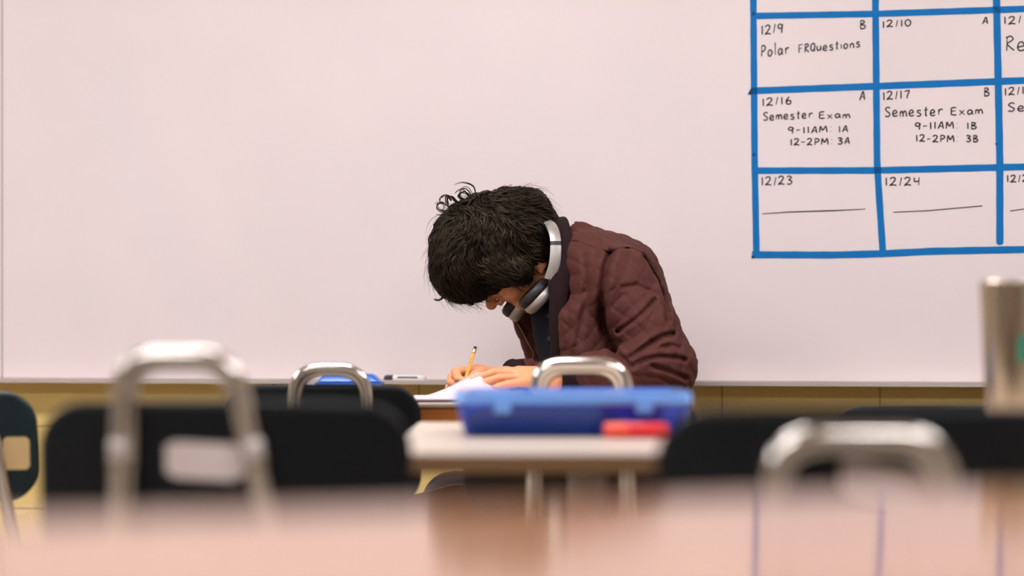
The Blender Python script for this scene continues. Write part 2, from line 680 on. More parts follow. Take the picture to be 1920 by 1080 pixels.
for (a, b, r) in ((1413, 26, 3), (1414, 290, 2.6), (1412, 482, 3), (1868, 270, 2.0)):
    c = B(a, b, 0.0014)
    MB().lathe([(r / 801, 0), (r / 801, 0.0003)], c, 8, (0, -1, 0)).build('tape_smudge', M['tape_dark'], board)

# handwriting: strokes per character in a unit box (x right, y up)
G = {
    '0': [[(.5, 1), (.15, .8), (.1, .4), (.4, 0), (.8, .2), (.85, .7), (.5, 1)]],
    '1': [[(.5, 1), (.52, .5), (.55, 0)]],
    '2': [[(.05, .8), (.3, 1), (.7, .95), (.75, .7), (.45, .35), (.05, .02), (.4, .1), (.95, 0)]],
    '3': [[(.1, .9), (.5, 1), (.8, .8), (.4, .55), (.85, .35), (.6, .02), (.1, .08)]],
    '4': [[(.15, 1), (.2, .5), (.85, .55)], [(.8, 1), (.75, 0)]],
    '6': [[(.6, 1), (.2, .5), (.25, .08), (.7, .02), (.85, .35), (.5, .5), (.22, .3)]],
    '7': [[(.1, .9), (.85, .98), (.6, .45), (.5, 0)]],
    '8': [[(.75, .9), (.3, .95), (.3, .65), (.75, .35), (.6, .02), (.2, .1), (.3, .45), (.75, .75), (.75, .9)]],
    '9': [[(.8, .85), (.4, 1), (.1, .75), (.35, .5), (.8, .65), (.8, .95), (.75, .4), (.7, 0)]],
    '/': [[(.75, 1), (.3, 0)]],
    '-': [[(.1, .45), (.85, .5)]],
    ':': [[(.5, .8), (.53, .74)], [(.48, .15), (.5, .08)]],
    'A': [[(.05, 0), (.3, .55), (.6, 1), (.75, .5), (.85, 0)], [(.15, .35), (.8, .38)]],
    'B': [[(.15, 0), (.15, 1)], [(.1, 1), (.6, .98), (.7, .75), (.2, .55), (.8, .4), (.75, .08), (.1, 0)]],
    'P': [[(.15, 0), (.2, 1)], [(.1, .95), (.55, 1), (.85, .8), (.6, .5), (.2, .42)]],
    'M': [[(.05, 0), (.15, .95), (.45, .35), (.8, .95), (.95, 0)]],
    'F': [[(.2, 0), (.15, .95)], [(.1, .95), (.9, 1)], [(.15, .5), (.7, .55)]],
    'R': [[(.15, 0), (.2, 1)], [(.05, .9), (.6, 1), (.8, .75), (.2, .5), (.5, .25), (.95, 0)]],
    'Q': [[(.6, 1), (.2, .8), (.1, .3), (.5, .05), (.85, .35), (.8, .85), (.5, 1)], [(.55, .3), (.95, -.02)]],
    'S': [[(.9, .9), (.5, 1), (.15, .8), (.45, .55), (.85, .3), (.6, .02), (.05, .1)]],
    'E': [[(.85, 1), (.15, .92), (.1, .5), (.15, .05), (.9, 0)], [(.12, .5), (.75, .55)]],
    'O': [[(.5, 1), (.1, .7), (.1, .3), (.5, 0), (.9, .3), (.9, .7), (.5, 1)]],
    'N': [[(.1, 0), (.1, 1), (.85, 0), (.85, 1)]],
    'Y': [[(.1, 1), (.5, .5), (.9, 1)], [(.5, .5), (.5, 0)]],
    'l': [[(.45, 1.15), (.5, 0)]],
    'o': [[(.5, .6), (.15, .4), (.2, .05), (.6, 0), (.85, .35), (.5, .6)]],
    'a': [[(.8, .5), (.4, .6), (.1, .3), (.35, 0), (.75, .25), (.8, .55), (.78, .2), (.95, 0)]],
    'r': [[(.2, .55), (.25, 0)], [(.22, .3), (.5, .55), (.9, .52)]],
    'u': [[(.1, .55), (.15, .1), (.5, 0), (.8, .25), (.8, .55), (.85, 0)]],
    'e': [[(.1, .25), (.75, .35), (.6, .6), (.25, .55), (.1, .2), (.4, 0), (.9, .08)]],
    's': [[(.8, .55), (.35, .6), (.25, .4), (.75, .22), (.6, 0), (.1, .02)]],
    't': [[(.5, .95), (.45, .1), (.7, 0)], [(.1, .6), (.9, .64)]],
    'i': [[(.5, .5), (.5, 0)]],
    'n': [[(.15, .55), (.15, 0)], [(.15, .35), (.5, .58), (.75, .4), (.85, 0)]],
    'm': [[(.08, .55), (.08, 0)], [(.08, .35), (.3, .58), (.45, .3), (.45, 0)], [(.45, .35), (.7, .6), (.88, .35), (.92, 0)]],
    'x': [[(.1, .6), (.85, 0)], [(.8, .6), (.1, 0)]],
    'w': [[(.05, .55), (.25, 0), (.5, .45), (.7, 0), (.95, .55)]],
}
ADV = {'1': .45, '/': .55, ':': .55, '-': .8, 'i': .4, 'l': .45, 'm': 1.25, 'M': 1.25, 'w': 1.2, 't': .8}


def ribbon(mbx, pts, wd, base, xa, ya, depth):
    "a flat pen stroke with rounded joins in the plane (xa, ya); depth = thickness vector"
    v, f = [], []
    n = len(pts)
    for i, p in enumerate(pts):
        a, b = pts[max(0, i - 1)], pts[min(n - 1, i + 1)]
        t = Vector((b[0] - a[0], b[1] - a[1]))
        if t.length < 1e-9:
            t = Vector((1, 0))
        t.normalize()
        ww = wd / 2 * (0.7 if i in (0, n - 1) else 1) * (1 + 0.15 * math.sin(i * 2.1 + n))
        nx, ny = -t.y * ww, t.x * ww
        for s in (1, -1):
            q = base + xa * (p[0] + nx * s) + ya * (p[1] + ny * s)
            v += [q, q + depth]
    for i in range(n - 1):
        a, b = i * 4, i * 4 + 4
        f += [(a, a + 2, b + 2, b), (a + 1, b + 1, b + 3, a + 3), (a, b, b + 1, a + 1), (a + 2, a + 3, b + 3, b + 2)]
    f += [(0, 1, 3, 2), (4 * n - 4, 4 * n - 2, 4 * n - 1, 4 * n - 3)]
    mbx.add(v, f)


def smooth2(pts, per=5):
    if len(pts) < 3:
        return pts
    return [(q.x, q.y) for q in spline([Vector((x, y, 0)) for x, y in pts], per)]


def write(mbx, text, x0, x1, y0, y1, h, pen=2.5):
    "text between photo pixels x0..x1 on the board, baseline y0 -> y1, capital height h"
    adv = [ADV.get(c, 1.0) + 0.22 for c in text]
    tot = sum(adv) - 0.22
    sc = (x1 - x0) / tot
    o = B(x0, y0, 0.0003)
    e = B(x1, y1, 0.0003)
    ux = (e - o) / (x1 - x0)
    up = B(x0, y0 - 1, 0.0003) - o
    px = 0
    dep = Vector((0, -0.0004, 0))
    for c, a in zip(text, adv):
        if c != ' ':
            wj = ADV.get(c, 1.0)
            jy = random.uniform(-.06, .06)
            for st in G[c]:
                pts = [((px + x * wj) * sc, (y + jy) * h) for x, y in smooth2(st)]
                # ribbon in pixel units mapped by ux/up
                ribbon(mbx, pts, pen, o, ux, up, dep)
        px += a


cells = [
    ('note', [('12/9', 1426.5, 1469, 65, 60.5, 17), ('B', 1612, 1624, 54.5, 54, 15.5), ('Polar', 1426.5, 1481, 105.5, 100, 20),
              ('FRQuestions', 1496.5, 1614, 98.5, 88.5, 15.5)]),
    ('note', [('12/10', 1653.6, 1709, 52, 48, 12.5), ('A', 1841.7, 1853.5, 45, 44.5, 12.5)]),
    ('note', [('12/11', 1881, 1935, 46, 42, 14), ('Re', 1885, 1924, 95.7, 93, 27)]),
    ('note', [('12/16', 1428, 1485, 198.5, 194.5, 14), ('A', 1611.5, 1623, 188, 187.5, 16), ('Semester', 1430.7, 1525, 226, 221, 15),
              ('Exam', 1535.7, 1594.5, 222.5, 221, 12.5), ('9-11AM:', 1477, 1561, 250.5, 248, 12), ('1A', 1571.5, 1590.6, 248.5, 248, 12),
              ('12-2PM:', 1481, 1562, 272.5, 271.5, 12), ('3A', 1570, 1594, 270.5, 270, 12)]),
    ('note', [('12/17', 1654.5, 1706.6, 187.5, 185, 15), ('B', 1844.5, 1856, 180, 179.5, 15), ('Semester', 1658.7, 1769, 219, 215.4, 18),
              ('Exam', 1782.6, 1843.5, 215, 214, 14), ('9-11AM:', 1715, 1798, 242.7, 241.5, 13), ('1B', 1812, 1832, 242, 241.5, 12),
              ('12-2PM:', 1716.4, 1798, 266, 266, 12.5), ('3B', 1810.7, 1834.7, 266, 266, 12)]),
    ('note', [('12/18', 1882.5, 1936, 178.8, 175, 14), ('Se', 1889, 1922, 209.7, 208, 16)]),
    ('note', [('12/23', 1426.5, 1486.4, 348, 346, 15.5)]),
    ('note', [('12/24', 1658.7, 1726, 349, 346.5, 15)]),
    ('note', [('12/25', 1886.8, 1942, 341.6, 339, 13)]),
]
G['5'] = [[(.8, 1), (.2, .98), (.15, .6), (.6, .6), (.85, .3), (.5, 0), (.1, .08)]]
lines = {6: [(1429, 401), (1480, 397.5), (1560, 395), (1622.7, 392)], 7: [(1675, 398), (1740, 395), (1842, 386)], 8: [(1894, 395.5), (1960, 386)]}
for i, (nm, items) in enumerate(cells):
    for it in items:
        mb = MB()
        write(mb, *it)
        mb.build('handwriting', M['ink'], board)
    if i in lines:
        mb = MB()
        o = B(0, 0, 0.0003)
        pts = [B(*p) - o for p in lines[i]]
        ribbon(mb, [(p.x, p.z) for p in pts], 0.0026, o, Vector((1, 0, 0)), Vector((0, 0, 1)), Vector((0, -0.0004, 0)))
        mb.build('marker_line', M['ink'], board)

# marker on the tray
mk = thing('whiteboard_marker', 'white whiteboard marker with a black cap lying on the board tray', 'marker')
mk.matrix_world = ROOM @ Matrix.Translation(B(726, 708.0)) @ Matrix.Translation((0, -0.025, 0))
mk.location.z = z0 - 0.006 + 0.0085
MB().lathe([(.0045, 0), (.0078, .004), (.0082, .020), (.0082, .022)], (0, 0, 0), 16, (1, 0, 0)).build('cap', M['mark_black'], mk, True)
MB().lathe([(.0075, .022), (.0080, .026), (.0080, .086), (.0072, .092), (.006, .1)], (0, 0, 0), 16, (1, 0, 0)).build('barrel', M['mark_white'], mk, True)
MB().box((0.034, -0.0085, 0.001), (0.083, -0.0065, 0.0042)).build('label_band', M['mark_black'], mk)

# ------------------------------------------------------------------ desks


def slab(lo, hi, bev=0.004):
    return MB().box(lo, hi, bev)


def desk(name, label, x0, x1, y0, y1, top, th, mtop, medge, leg_inset=0.08, apron=None, leg_mat=None, legs=True):
    t = thing(name, label, 'desk', ((x0 + x1) / 2, (y0 + y1) / 2, 0))
    hx, hy = (x1 - x0) / 2, (y1 - y0) / 2
    MB().box((-hx, -hy, top - 0.004), (hx, hy, top), 0.0015).build('desktop', mtop, t)
    MB().box((-hx + .001, -hy + .001, top - th), (hx - .001, hy - .001, top - 0.0035), 0.003).build('edge_band', medge, t)
    if apron:
        MB().box((-hx + 0.012, -hy + 0.012, top - th - apron[0]), (hx - 0.012, -hy + 0.030, top - th)).build('apron', apron[1], t)
    if legs:
        for sx in (-1, 1):
            for sy in (-1, 1):
                lx, ly = sx * (hx - leg_inset), sy * (hy - leg_inset * 0.6)
                lg = MB().tube([(lx, ly, 0.012), (lx, ly, top - th)], 0.016, 12).build('leg', leg_mat or M['grey_metal'], t, True)
                MB().lathe([(.019, 0), (.021, .006), (.017, .02)], (lx, ly, 0), 12).build('glide', M['hp_pad'], lg, True)
    return t


TOP = 0.74
near = desk('student_desk', 'glossy tan desk closest of all, its blurred surface mirroring the board', -0.59, 0.91, 0.89, 1.49, 0.764, 0.03, M['lam'], M['lam_edge'], 0.12)
near.rotation_euler = (0, 0, math.radians(25.7))
MT = 0.722
mid = desk('student_desk', 'cream desk carrying the big blue pencil box, between two rows of chairs', -0.155, 1.15, 2.95, 4.02, MT, 0.026, M['cream'], M['lam_edge'], 0.26, leg_mat=M['fixture'])
far = desk('student_desk', 'cream desk with an orange oak apron where the person is writing', -0.50, 0.325, 4.51, 4.93, TOP, 0.008, M['cream'], M['cream'], 0.05, apron=(0.11, M['orange_wood']))
# sloped side panel of the writing desk
hx = 0.4125
c0 = Vector(far.location)
pa, pb = P(735, 938, 4.9) - c0, P(850, 908, 4.9) - c0
v = []
for y in (-0.012, 0.0):
    v += [(pa.x, pa.y + y, pa.z), (pb.x, pb.y + y, pb.z), (hx - 0.02, pb.y + y, pb.z), (hx - 0.02, pb.y + y, 0.12), (pa.x, pa.y + y, 0.12)]
mesh_obj('modesty_panel', v, [(0, 1, 2, 3, 4), (9, 8, 7, 6, 5)] + [(i, (i + 1) % 5 + 0, (i + 1) % 5 + 5, i + 5) for i in range(5)], M['brown_wood'], far)

# ------------------------------------------------------------------ chairs


def rounded_plate(wd, ht, r, th, curve, zc=0.0, nu=24, nv=20, tilt=0.0, crown=0.0):
    v, f = [], []
    hw, hh = wd / 2, ht / 2
    rows = []
    for j in range(nv + 1):
        a = -math.cos(math.pi * j / nv)
        z = a * hh
        e = abs(z) - (hh - r)
        half = hw if e <= 0 else hw - r + math.sqrt(max(r * r - e * e, 0))
        rows.append((z, max(half, 0.001)))
    for side in (1, -1):
        for j, (z, half) in enumerate(rows):
            for i in range(nu + 1):
                u = -math.cos(math.pi * i / nu)
                x = u * half
                rim = min(1.0, (1 - abs(u)) * half / 0.006 + 0.25) if True else 1
                rimz = min(1.0, (hh - abs(z)) / 0.006 + 0.25)
                y = curve * x * x + tilt * z + side * th / 2 * min(rim, rimz)
                v.append((x, y, zc + z + crown * (1 - (x / hw) ** 2) * (z / hh)))
    n = (nu + 1) * (nv + 1)
    for s in (0, 1):
        for j in range(nv):
            for i in range(nu):
                a = s * n + j * (nu + 1) + i
                q = (a, a + 1, a + nu + 2, a + nu + 1)
                f.append(q if s else q[::-1])
    rim = [i for i in range(nu + 1)] + [j * (nu + 1) + nu for j in range(1, nv + 1)] + \
          [nv * (nu + 1) + i for i in range(nu - 1, -1, -1)] + [j * (nu + 1) for j in range(nv - 1, 0, -1)]
    for a, b in zip(rim, rim[1:] + rim[:1]):
        f.append((a, b, b + n, a + n))
    return v, f


def chair(label, pxc, D, wd, top, bh, arch, rz=0.0, mshell=None, patch=None, double=True, tube=0.0095, collars=False):
    """arch = (x offset, half width, top height z, splay left, splay right, corner radius)"""
    mshell = mshell or M['shell']
    x = (pxc - 960) / F_PX * D
    t = thing('school_chair', label, 'chair', (x, D, 0), rz, 'black school chairs with chrome handles')
    v, f = rounded_plate(wd, bh, 0.055, 0.012, 0.9, top - bh / 2, tilt=-0.12, crown=0.004)
    b = mesh_obj('backrest', v, f, mshell, t, True)
    bm_fix(b)
    # seat shell in front
    v, f = rounded_plate(wd * 0.98, 0.38, 0.07, 0.014, 0.25, 0)
    v = [(p[0], 0.24 + p[2], 0.445 + p[1] + 0.2 * (p[2] ** 2)) for p in v]
    s = mesh_obj('seat', v, f, mshell, t, True)
    bm_fix(s)
    ax, ah, az, sl, sr, cr_ = arch
    for i in range(2 if double else 1):
        yo = -0.030 - 0.006 + i * 0.020
        ins = i * 0.007
        zt = az - i * 0.008
        L0 = Vector((ax - ah + ins, yo, zt))
        R0 = Vector((ax + ah - ins, yo, zt))
        dz = zt - 0.46
        pts = [L0 + Vector((-sl * dz, 0.0, -dz)), L0, R0, R0 + Vector((sr * dz, 0, -dz))]
        path = fillet(pts, cr_, 9)
        path = [Vector((-wd * 0.40 if False else path[0].x - 0.01, 0.03, 0.44))] + path + [Vector((path[-1].x + 0.01, 0.03, 0.44))]
        a = MB().tube(path, tube, 12).build('back_handle', M['chrome'], t, True, 'chrome grab handle tube')
        if collars and i == 0:
            for px_ in (0, 1):
                k0 = pts[0] if px_ == 0 else pts[3]
                k1 = pts[1] if px_ == 0 else pts[2]
                zc = top - 0.052
                tt = (zc - k0.z) / (k1.z - k0.z)
                c = k0.lerp(k1, tt)
                MB().lathe([(tube, -.012), (tube * 1.1, -.010), (tube * 1.2, .010), (tube, .013)], c, 14, (k1 - k0)).build('collar', M['alu'], a, True)
                MB().lathe([(tube * 1.12, -.018), (tube * 1.12, -.012)], c, 14, (k1 - k0)).build('rivet', M['rivet'], a, True)
    # seat rails
    for sx in (-1, 1):
        MB().tube([(sx * wd * .33, 0.02, 0.43), (sx * wd * .33, 0.40, 0.43)], tube, 10).build('seat_rail', M['chrome'], t, True)
        for sy in (0, 1):
            y0, y1 = (0.06, -0.03) if sy == 0 else (0.38, 0.44)
            lg = MB().tube([(sx * wd * .33, y0, 0.43), (sx * wd * .42, y1, 0.03)], tube, 10).build('leg', M['chrome'], t, True)
            MB().lathe([(.014, 0), (.015, .01), (.011, .035)], (sx * wd * .42, y1, 0), 10).build('glide', M['hp_pad'], lg, True)
    MB().tube([(-wd * .33, 0.2, 0.43), (wd * .33, 0.2, 0.43)], tube, 10).build('cross_bar', M['chrome'], t, True)
    if patch:
        sx0, sx1, sz, sh, tl, sm = patch
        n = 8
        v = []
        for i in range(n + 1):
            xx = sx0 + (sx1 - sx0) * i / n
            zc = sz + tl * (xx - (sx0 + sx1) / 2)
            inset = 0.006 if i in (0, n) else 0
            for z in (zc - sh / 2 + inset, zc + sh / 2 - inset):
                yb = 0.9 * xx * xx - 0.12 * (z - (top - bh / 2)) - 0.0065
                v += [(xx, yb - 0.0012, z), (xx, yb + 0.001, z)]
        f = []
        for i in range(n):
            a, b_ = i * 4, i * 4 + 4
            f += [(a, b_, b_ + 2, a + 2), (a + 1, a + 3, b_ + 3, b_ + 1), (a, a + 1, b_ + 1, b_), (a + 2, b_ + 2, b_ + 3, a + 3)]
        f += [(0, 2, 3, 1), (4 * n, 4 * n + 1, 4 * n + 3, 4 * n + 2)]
        o = mesh_obj('patch', v, f, sm, b, label='pale blank patch on the backrest')
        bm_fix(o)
    return t


def zat(py, D):
    return CAM_Z - (py - HOR) / F_PX * D


def xat(px, pxc, D):
    return (px - pxc) / F_PX * D


D1 = 2.75
chair('large blurred black chair with a tall chrome handle and white sticker', 415, D1, 0.43, zat(757, D1), 0.185,
      (xat(340, 415, D1), 0.062, zat(668, D1 - .03), 0.03, 0.23, 0.04), patch=(xat(312, 415, D1), xat(458, 415, D1), zat(864, D1), 0.042, -0.05, M['patch']),
      tube=0.0102, collars=True)
D2 = 4.42
chair('black chair with a low chrome handle right in front of the small blue box', 602, D2, 0.364, zat(724, D2), 0.22,
      (xat(622, 602, D2), 0.066, zat(689, D2 - .03), 0.06, 0.04, 0.05), tube=0.0088)
D3 = 4.08
chair('black chair hidden behind the big blue pencil box, only its chrome handle clear', 1090, D3, 0.40, zat(742, D3), 0.2,
      (xat(1088, 1090, D3), 0.074, zat(683, D3 - .03), 0.035, 0.035, 0.045), tube=0.0118)
D4 = 2.45
chair('large blurred black chair, handle shining at both corners, in front of the steel tumbler', 1640, D4, 0.44, zat(770, D4), 0.175,
      (xat(1604, 1640, D4), 0.086, zat(819, D4 - .03), 0.03, 0.03, 0.05), patch=(xat(1575, 1640, D4), xat(1735, 1640, D4), zat(905, D4), 0.036, -0.17, M['patch']),
      tube=0.0125)
D5 = 4.2
chair('black chair showing just its top edge above the blurred right-hand chair', 1772, D5, 0.40, zat(763, D5), 0.2,
      (0.0, 0.066, zat(800, D5), 0.04, 0.04, 0.05))
D6 = 4.25
chair('dark teal chair with a tan patch, cut off at the edge of the photo', -150, D6, 0.40, zat(736, D6), 0.192,
      (0.0, 0.130, zat(770, D6), 0.2, 0.2, 0.05), mshell=M['teal'], patch=(xat(3, -150, D6), xat(50, -150, D6), zat(851, D6), 0.058, 0.0, M['patch_tan']))  # flat tan rectangle laid on the backrest
D7 = 4.95
chair('black chair farthest right, peeking out behind the steel tumbler', 2050, D7, 0.44, zat(738, D7), 0.2,
      (0.0, 0.066, zat(760, D7), 0.04, 0.04, 0.05))

# ------------------------------------------------------------------ pencil boxes, pen, tumbler
bx = thing('pencil_box', 'big translucent blue plastic pencil box on the middle desk', 'pencil box', (0.0865, 3.54, MT))
W2, D2_, HH = 0.166, 0.125, 0.046


def tub(hw, hd, hw2, hd2, z0_, z1_, r, th=None, n=6):
    "open tapered tub with rounded corners (outer wall, inner wall, floor)"
    def ring(a, b, z, rr):
        out = []
        for (sx, sy, a0) in ((1, 1, 0), (-1, 1, 90), (-1, -1, 180), (1, -1, 270)):
            for k in range(n + 1):
                t = math.radians(a0 + 90 * k / n)
                out.append((sx * (a - rr) + rr * math.cos(t), sy * (b - rr) + rr * math.sin(t), z))
        return out
    th = th or 0.0018
    rs = [ring(hw * .97, hd * .97, z0_, r), ring(hw, hd, z0_ + .004, r), ring(hw2, hd2, z1_, r), ring(hw2 - th, hd2 - th, z1_, r), ring(hw - th, hd - th, z0_ + .004, r)]
    m = 4 * (n + 1)
    v = [p for q in rs for p in q]
    f = [tuple(range(m))[::-1]]
    for i in range(4):
        for k in range(m):
            f.append((i * m + k, i * m + (k + 1) % m, (i + 1) * m + (k + 1) % m, (i + 1) * m + k))
    f.append(tuple(4 * m + k for k in range(m)))
    return v, f


v, f = tub(W2 - .012, D2_ - .01, W2, D2_, 0, HH, 0.016)
o = mesh_obj('tub', v, f, M['box_blue'], bx)
bm_fix(o)
autosmooth(o)
v, f = tub(W2 + .004, D2_ + .004, W2 + .001, D2_ + .001, HH, HH + .018, 0.018, th=0.02)
o = mesh_obj('lid', v, f, M['lid_blue'], bx)
MBl = MB().box((-W2 + .02, -D2_ + .02, .5 * HH + HH * .5 + .006), (W2 - .02, D2_ - .02, HH + .016), 0.002)
MBl.build('lid_panel', M['lid_blue'], o)
bm_fix(o)
autosmooth(o)
for sx in (-1, 1):
    MB().box((sx * .1 - .012, -D2_ - .008, HH - .012), (sx * .1 + .012, -D2_ - .002, HH + .008), 0.0015).build('latch', M['lid_blue'], bx)
pc = thing('pencil_pouch', 'dark purple pouch lying inside the big blue pencil box', 'pouch', (0.075, 3.49, MT + 0.0045))
V_ = Vol((-0.16, -0.07, -0.002), (0.115, 0.075, 0.045), 0.003)
V_.cone((-0.125, -0.03, 0.018), (0.02, -0.03, 0.018), 0.0175, 0.0165, 0.01)
V_.cone((-0.06, 0.01, 0.016), (0.075, 0.0, 0.014), 0.015, 0.013, 0.01)
np_obj('cloth_body', [V_.mesh()], M['pouch'], pc)
MB().tube([(-0.08, -0.012, 0.031), (0.06, -0.016, 0.030)], 0.0015, 6).build('zip', M['rivet'], pc)

pen = thing('red_marker', 'chunky red marker lying in front of the big blue pencil box', 'marker', (0.128, 3.38, MT + 0.0115))
MB().lathe([(.007, 0), (.0105, .003), (.0112, .034), (.0112, .036)], (0, 0, 0), 16, (1, 0, 0)).build('cap', M['red2'], pen, True)
MB().lathe([(.010, .036), (.0108, .038), (.0108, .085), (.008, .09)], (0, 0, 0), 16, (1, 0, 0)).build('barrel', M['red'], pen, True)

b2 = thing('pencil_box', 'small glossy blue pencil box on the far desk, seen through a chair handle', 'pencil box', (xat(656, 960, 4.76), 4.76, TOP))
v, f = tub(0.060, 0.05, 0.066, 0.054, 0, 0.034, 0.012)
o = mesh_obj('tub', v, f, M['box_blue_far'], b2)
bm_fix(o)
autosmooth(o)
V_ = Vol((-0.08, -0.07, 0.020), (0.08, 0.07, 0.065), 0.002)
V_.put((-.07, -.06, .03), (.07, .06, .055), lambda X, Y, Z: np.sqrt(np.maximum(np.abs(X) - .055 + (Z - .036) * .9, 0) ** 2 + np.maximum(np.abs(Y) - .044 + (Z - .036) * .9, 0) ** 2 + np.maximum(np.abs(Z - .042) - .003, 0) ** 2) - .006)
np_obj('lid', [V_.mesh()], M['box_blue_far'], b2)
b3 = thing('storage_tray', 'flat lilac plastic tray beside the small blue pencil box', 'tray', (xat(577, 960, 4.80), 4.80, TOP))
v, f = tub(0.024, 0.04, 0.027, 0.044, 0, 0.03, 0.006)
o = mesh_obj('tub', v, f, M['lilac'], b3)
bm_fix(o)

DT = 3.4
tm = thing('steel_tumbler', 'tall tapered brushed steel tumbler with a green logo', 'tumbler', (xat(1898, 960, DT), DT, MT))
zt = zat(527, DT) - MT
rb, rt = 0.034, 0.0455
MB().lathe([(rb * .6, 0.0), (rb, .003), (rb + .002, .02), (rt, zt - .004), (rt, zt), (rt - .003, zt), (rt - .004, zt - .004), (rt - .005, zt - 0.012)], (0, 0, 0), 64).build('cup', M['steel'], tm, True)
lid = MB().lathe([(rt - .0045, zt - .012), (rt - .006, zt - .004), (rt - .012, zt - .003), (0.0001, zt - .004)], (0, 0, 0), 48).build('lid', M['hp_silver'], tm, True)
# green emblem: a block glyph wrapped on the cup
mb = MB()


def wrap(a, z, off=0.0006):
    r_ = rb + .002 + (rt - rb - .002) * (z - .02) / (zt - .024) + off
    return (r_ * math.sin(a), -r_ * math.cos(a), z)


zc = zat(654, DT - .05) - MT


def wrap_rect(a0, a1, zz0, zz1):
    n = 5
    v = []
    for i in range(n + 1):
        a = a0 + (a1 - a0) * i / n
        v += [wrap(a, zz0), wrap(a, zz1), wrap(a, zz0, -.0005), wrap(a, zz1, -.0005)]
    f = []
    for i in range(n):
        p, q = i * 4, i * 4 + 4
        f += [(p, q, q + 1, p + 1), (p + 2, p + 3, q + 3, q + 2), (p, p + 2, q + 2, q), (p + 1, q + 1, q + 3, p + 3)]
    f += [(0, 1, 3, 2), (4 * n, 4 * n + 2, 4 * n + 3, 4 * n + 1)]
    mb.add(v, f)


wrap_rect(-0.02, 0.32, zc - .018, zc + .018)
wrap_rect(0.32, 0.72, zc - .018, zc - .006)
mb.build('logo', M['green_print'], tm)

# ------------------------------------------------------------------ paper and notebook on the far desk
nb = tag(MB().box((P(772, 0, 4.66).x, 4.53, TOP + .0005), (0.13, 4.90, TOP + .005), 0.001).build('notebook', M['cover']),
         'thin dark red notebook lying flat under the curled white paper', 'notebook')
ridge = [(776, 748), (790, 744), (815, 736), (840, 726), (868, 711), (886, 702), (900, 697), (912, 709), (935, 723), (975, 735), (1045, 740), (1090, 742)]
v = []
nr = 10
for (px, py) in [(q.x, q.y) for q in spline([Vector((a, b, 0)) for a, b in ridge], 4)]:
    top_p = P(px, py, 4.87)
    x = top_p.x
    for j in range(nr + 1):
        t = j / nr
        y = 4.56 + (4.87 - 4.56) * t
        z = TOP + .0062 + max(top_p.z - TOP - .0062, 0) * (t ** 1.5)
        v.append((x + 0.012 * (1 - t), y, z))
n_ = nr + 1
cols_ = len(v) // n_
f = [(i * n_ + j, (i + 1) * n_ + j, (i + 1) * n_ + j + 1, i * n_ + j + 1) for i in range(cols_ - 1) for j in range(nr)]
pp = mesh_obj('paper_sheet', v, f, M['paper'], None, True)
sm_ = pp.modifiers.new('thickness', 'SOLIDIFY')
sm_.thickness = 0.0012
tag(pp, 'white paper curling up under the writing hand on the far desk', 'paper')

# ------------------------------------------------------------------ pencil
tip, end = P(868, 727, 4.885), P(891.5, 650, 4.935)
pn = thing('pencil', 'yellow pencil held upright in the writing hand', 'pencil', tip)
ax = (end - tip)
L = ax.length
axn = ax.normalized()
MB().lathe([(.0036, .022), (.0037, .024), (.0037, L - .017)], (0, 0, 0), 6, axn).build('barrel', M['pencil'], pn)
MB().lathe([(.0009, .005), (.0034, .022)], (0, 0, 0), 12, axn).build('sharpened_wood', M['wood_tip'], pn)
MB().lathe([(.0002, 0), (.0009, .005)], (0, 0, 0), 8, axn).build('lead', M['graphite'], pn)
MB().lathe([(.0038, L - .017), (.0041, L - .015), (.0037, L - .012), (.0041, L - .009), (.0038, L - .006)], (0, 0, 0), 14, axn).build('ferrule', M['ferrule'], pn, True)
MB().lathe([(.0035, L - .006), (.0036, L - .002), (.0025, L)], (0, 0, 0), 12, axn).build('eraser', M['eraser'], pn, True)
sd = axn.cross(Vector((0, 1, 0))).normalized()
mb = MB()
for q in (0.30, 0.36, 0.42, 0.50):
    c = axn * (L * (0.2 + q)) + sd * 0.0012 + Vector((0, -.0034, 0))
    mb.box(tuple(c - Vector((.0007, .0004, .0016))), tuple(c + Vector((.0007, .0004, .0016))))
mb.build('imprint', M['graphite'], pn)

# ------------------------------------------------------------------ the person
person = thing('person', 'person in a maroon quilted jacket bent over the far desk, writing', 'person', (0.27, 5.2, 0))
INV = Matrix.Translation((-0.27, -5.2, 0))


def own(o):
    "keep world coordinates under the person"
    o.parent = person
    o.matrix_parent_inverse = INV
    return o


# head frame
E0 = P(992, 481, 5.2)
Fv = Vector((-.7, 0.0, -.714)).normalized()
Uv = Vector((-.714, 0.0, .7)).normalized()
Sv = Vector((0, 1, 0))
roll = math.radians(8)            # crown tips a little towards the camera
Uv, Sv = (Uv * math.cos(roll) - Sv * math.sin(roll)), (Sv * math.cos(roll) + Uv * math.sin(roll))


def Hd(f_, u, s=0.0):
    return E0 + Fv * f_ + Uv * u + Sv * s


